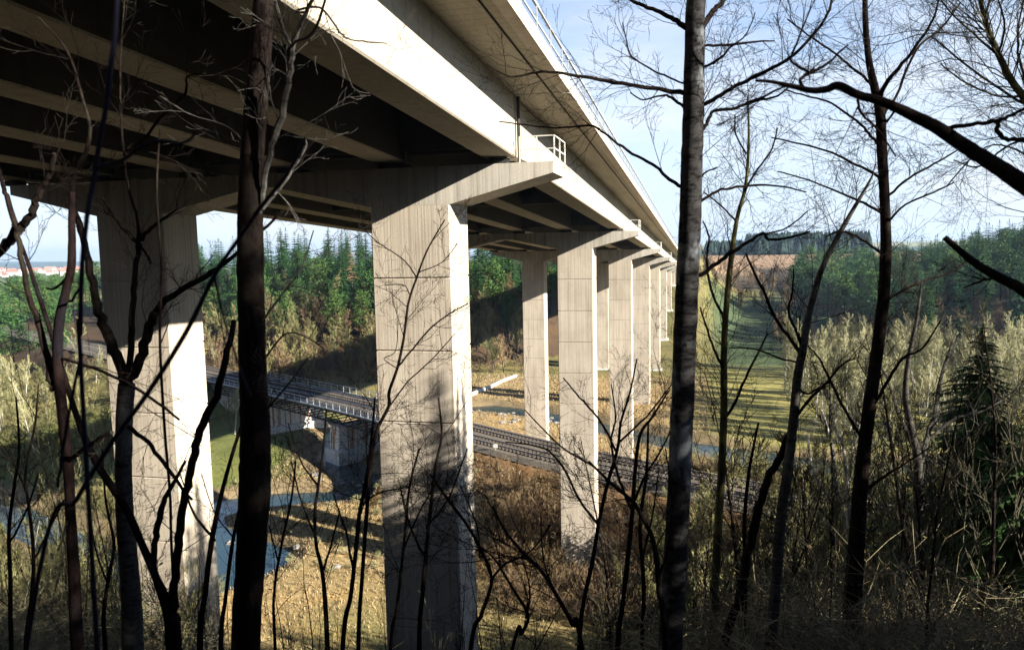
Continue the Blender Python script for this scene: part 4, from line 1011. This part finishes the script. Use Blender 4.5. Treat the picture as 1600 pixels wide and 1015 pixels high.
sc2('palesap', 80, (960,1480), (20,48), 'pale green stemmed sapling catching the sun in the thicket at the lower right', 'pale saplings at the lower right', (.7,1.4))
sc2('palesap', 26, (-20,330), (14,36), 'pale stemmed sapling in the thicket at the lower left', 'pale saplings at the lower left', (.7,1.2))
for k in range(46):
    x, y = seq.uniform(-6, 26), seq.uniform(64, 79)
    plant('olive', 'low_tree', 'low olive tree between the near slope and the railway right of the second column', 'tree', 'low trees before the railway', x, y, seq.uniform(.5,.72))  # same leafless tree meshes as the twiggy trees
# brambles and leaf litter on the near slope
g = random.Random(77); mb = MB(); lf = MB(); gl = MB()
def bramble(x, y, s):
    z = h1(x, y)
    for k in range(5):
        a = g.uniform(0,6.283); d = V((math.cos(a)*.7, math.sin(a)*.7, g.uniform(.5,1.3))).normalized(); p = V((x+g.gauss(0,.3), y+g.gauss(0,.3), z)); pts = [p]; 
        for i in range(6):
            d = (d+V((g.gauss(0,.22), g.gauss(0,.22), -.26))).normalized(); p = p+d*s*.28; pts.append(p.copy())
            if g.random() < .5:
                q = p+V((g.gauss(0,.05),g.gauss(0,.05),g.gauss(0,.05))); u = V((g.gauss(0,1),g.gauss(0,1),g.gauss(0,.6))).normalized()*.026*s; w = V((g.gauss(0,1),g.gauss(0,1),g.gauss(0,.6))).normalized()*.015*s
                (gl if g.random() < .35 else lf).quad(q-u, q+w, q+u, q-w)
        r = .005*s; mb.tube(pts, [r*(1-.12*i) for i in range(7)], 3, cap=False)
        for i in (2,3,4):
            dd = V((g.gauss(0,1),g.gauss(0,1),g.gauss(0,.7)+.2)).normalized(); mb.tube([pts[i], pts[i]+dd*.22*s, pts[i]+dd*.4*s+V((0,0,.04))], [r*.7,r*.6,r*.4], 3, cap=False)
for k in range(5200):
    if k < 4200: px = g.uniform(920, 1680); yy = 11+g.random()**1.4*44
    else: px = g.uniform(-40, 520); yy = 9+g.random()*18
    p = at(px, 900, yy); bramble(p.x, yy, g.uniform(.9, 1.9)*(1+yy/90))
br = mb.build('undergrowth', M['bramble']); tag(br, 'tangled bramble stems covering the near slope', 'undergrowth', kind='stuff')
for k in range(26000):
    px = g.uniform(-60, 1700); yy = 6+g.random()**1.3*46; p = at(px, 950, yy); x = p.x+g.gauss(0,.3); z = h1(x, yy)+.02; s = .022*(1+yy/25)
    a = g.uniform(0,6.28); u = V((math.cos(a), math.sin(a), g.gauss(0,.4)-.3))*s; w = V((-math.sin(a), math.cos(a), g.gauss(0,.4)-.2))*s*.7; q = V((x, yy, z+s*.6)); lf.quad(q-u, q+w, q+u, q-w)
o = lf.build('leaf_litter', M['litter']); tag(o, 'brown fallen leaves on the near slope', 'leaves', kind='stuff')
o = gl.build('bramble_leaves', M['green_leaf']); tag(o, 'green bramble leaves on the near slope', 'leaves', kind='stuff')
# dry grass tufts on the flats
mb = MB()
for k in range(60000):
    x = g.uniform(-64, 2); yy = g.uniform(52, 200); 
    if not clear(x, yy, 6, 6.0): continue
    z = h1(x, yy); s = g.uniform(.14,.42)*(1 + yy/400)
    for i in range(2):
        a = g.uniform(0,6.28); d = V((math.cos(a), math.sin(a), 0))*.055*s*2; l = V((g.gauss(0,.3), g.gauss(0,.3), 1))*s; q = V((x, yy, z-.05)); mb.tri(q-d, q+d, q+l)
tag(mb.build('dry_grass', M['straw']), 'straw coloured dry grass on the river flat', 'grass', kind='stuff')
# river stones
g = random.Random(31)
def stone_mesh(gg):
    mb = MB(); n = 7
    for j, (z, r) in enumerate(((-.4,.75),(0,1),(.4,.7),(.62,.2))):
        for i in range(n): a = i*2*math.pi/n; k = r*gg.uniform(.75,1.1); mb.v.append((math.cos(a)*k, math.sin(a)*k*.8, z*gg.uniform(.8,1.1)))
    for j in range(3):
        for i in range(n): l = (i+1) % n; mb.f.append((j*n+i, j*n+l, j*n+n+l, j*n+n+i))
    mb.f.append(tuple(range(3*n, 4*n))); return mb.mesh('boulder', M['rock'])
sm = [stone_mesh(g) for _ in range(4)]
for (cx, cy, n, sp, lab, grp) in ((-47,106,34,5,'grey boulder in the rapids below the railway bridge','boulders in the rapids'),(-50,76,7,5,'pale boulder on the bank of the teal pool at the left','boulders by the teal pool'),(-32,150,60,7,'grey rock scattered beyond the tracks between the columns','rocks beyond the tracks'),(-24,107,30,5,'rock heaped at the foot of the third left hand column','rocks at the third column')):
    for k in range(n):
        x, y = cx+g.gauss(0,sp), cy+g.gauss(0,sp*.6); s = g.uniform(.3,.95)
        if sd1(x,y,RAIL) < 6: continue
        o = bpy.data.objects.new('boulder', g.choice(sm)); col.objects.link(o); o.location = (x, y, max(h1(x, y), WATER-.2)+.1*s); o.scale = (s, s, s*.7); o.rotation_euler.z = g.uniform(0,6); tag(o, lab, 'boulder', grp)

# ------------------------------------------------------------------ air
mb = MB(); mb.face_box(-6400, 4400, -460, 6700, -101, 42)
m = bpy.data.materials.new('haze'); m.use_nodes = True; nt = m.node_tree; nt.nodes.remove(nt.nodes['Principled BSDF'])
pv = N(nt, 'ShaderNodeVolumePrincipled'); pv.inputs['Color'].default_value = (.55,.76,1,1); pv.inputs['Density'].default_value = .00011; pv.inputs['Anisotropy'].default_value = .2
nt.links.new(pv.outputs[0], nt.nodes['Material Output'].inputs['Volume'])
tag(mb.build('haze', m), kind='stuff')

# ------------------------------------------------------------------ light
sd = V((1, -.32, .44)).normalized()
el = math.asin(sd.z); az = math.atan2(sd.x, sd.y)
sun = bpy.data.lights.new('sun', 'SUN'); sun.energy = 5.0; sun.angle = R(.53); sun.color = (1, .94, .84)
so = bpy.data.objects.new('sun', sun); col.objects.link(so); so.rotation_euler = (-sd).to_track_quat('-Z', 'Y').to_euler()
w = bpy.data.worlds.new('World'); scene.world = w; w.use_nodes = True; nt = w.node_tree
bg = nt.nodes['Background']; sky = N(nt, 'ShaderNodeTexSky', sky_type='NISHITA'); sky.sun_disc = False
sky.sun_elevation = el; sky.sun_rotation = az; sky.air_density = 1.0; sky.dust_density = .4; sky.ozone_density = 3.0
tc = N(nt, 'ShaderNodeTexCoord'); sx = N(nt, 'ShaderNodeSeparateXYZ'); cx = N(nt, 'ShaderNodeCombineXYZ'); mx = N(nt, 'ShaderNodeMath', operation='MAXIMUM'); mx.inputs[1].default_value = .012
nt.links.new(tc.outputs['Generated'], sx.inputs[0]); nt.links.new(sx.outputs[0], cx.inputs[0]); nt.links.new(sx.outputs[1], cx.inputs[1]); nt.links.new(sx.outputs[2], mx.inputs[0]); nt.links.new(mx.outputs[0], cx.inputs[2])
nt.links.new(cx.outputs[0], sky.inputs['Vector'])
nz = N(nt, 'ShaderNodeTexNoise'); nz.inputs['Scale'].default_value = 2.2; nz.inputs['Detail'].default_value = 6; nz.inputs['Roughness'].default_value = .55
mp = N(nt, 'ShaderNodeMapping'); mp.inputs['Scale'].default_value = (1, 1, 4.5); nt.links.new(cx.outputs[0], mp.inputs[0]); nt.links.new(mp.outputs[0], nz.inputs['Vector'])
clz = ramp(nt, sx.outputs[2], [(.3,(1,1,1)),(.5,(.25,.25,.25))])
cl = ramp(nt, nz.outputs['Fac'], [(.42,(0,0,0)),(.68,(.75,.75,.75))])
hz = ramp(nt, sx.outputs[2], [(0,(.9,.9,.9)),(.08,(.66,.66,.66)),(.22,(.25,.25,.25)),(.4,(0,0,0))])
zen = ramp(nt, sx.outputs[2], [(.2,(1.1,1.2,1.35)),(.36,(1,1.08,1.2)),(.62,(.34,.42,.58))])
skm = mix(nt, 1., sky.outputs[0], zen, 'MULTIPLY')
skm = mix(nt, hz, skm, (4.8, 5.5, 6.7))
cl = mix(nt, 1., cl, clz, 'MULTIPLY')
skm = mix(nt, cl, skm, (5.8, 6.0, 6.4))
nt.links.new(skm, bg.inputs[0]); bg.inputs[1].default_value = .05
scene.view_settings.view_transform = 'Standard'; scene.view_settings.look = 'None'; scene.view_settings.exposure = 1.85; scene.view_settings.gamma = 1
scene.cycles.max_bounces = 5; scene.cycles.diffuse_bounces = 1; scene.cycles.glossy_bounces = 2; scene.cycles.transparent_max_bounces = 4
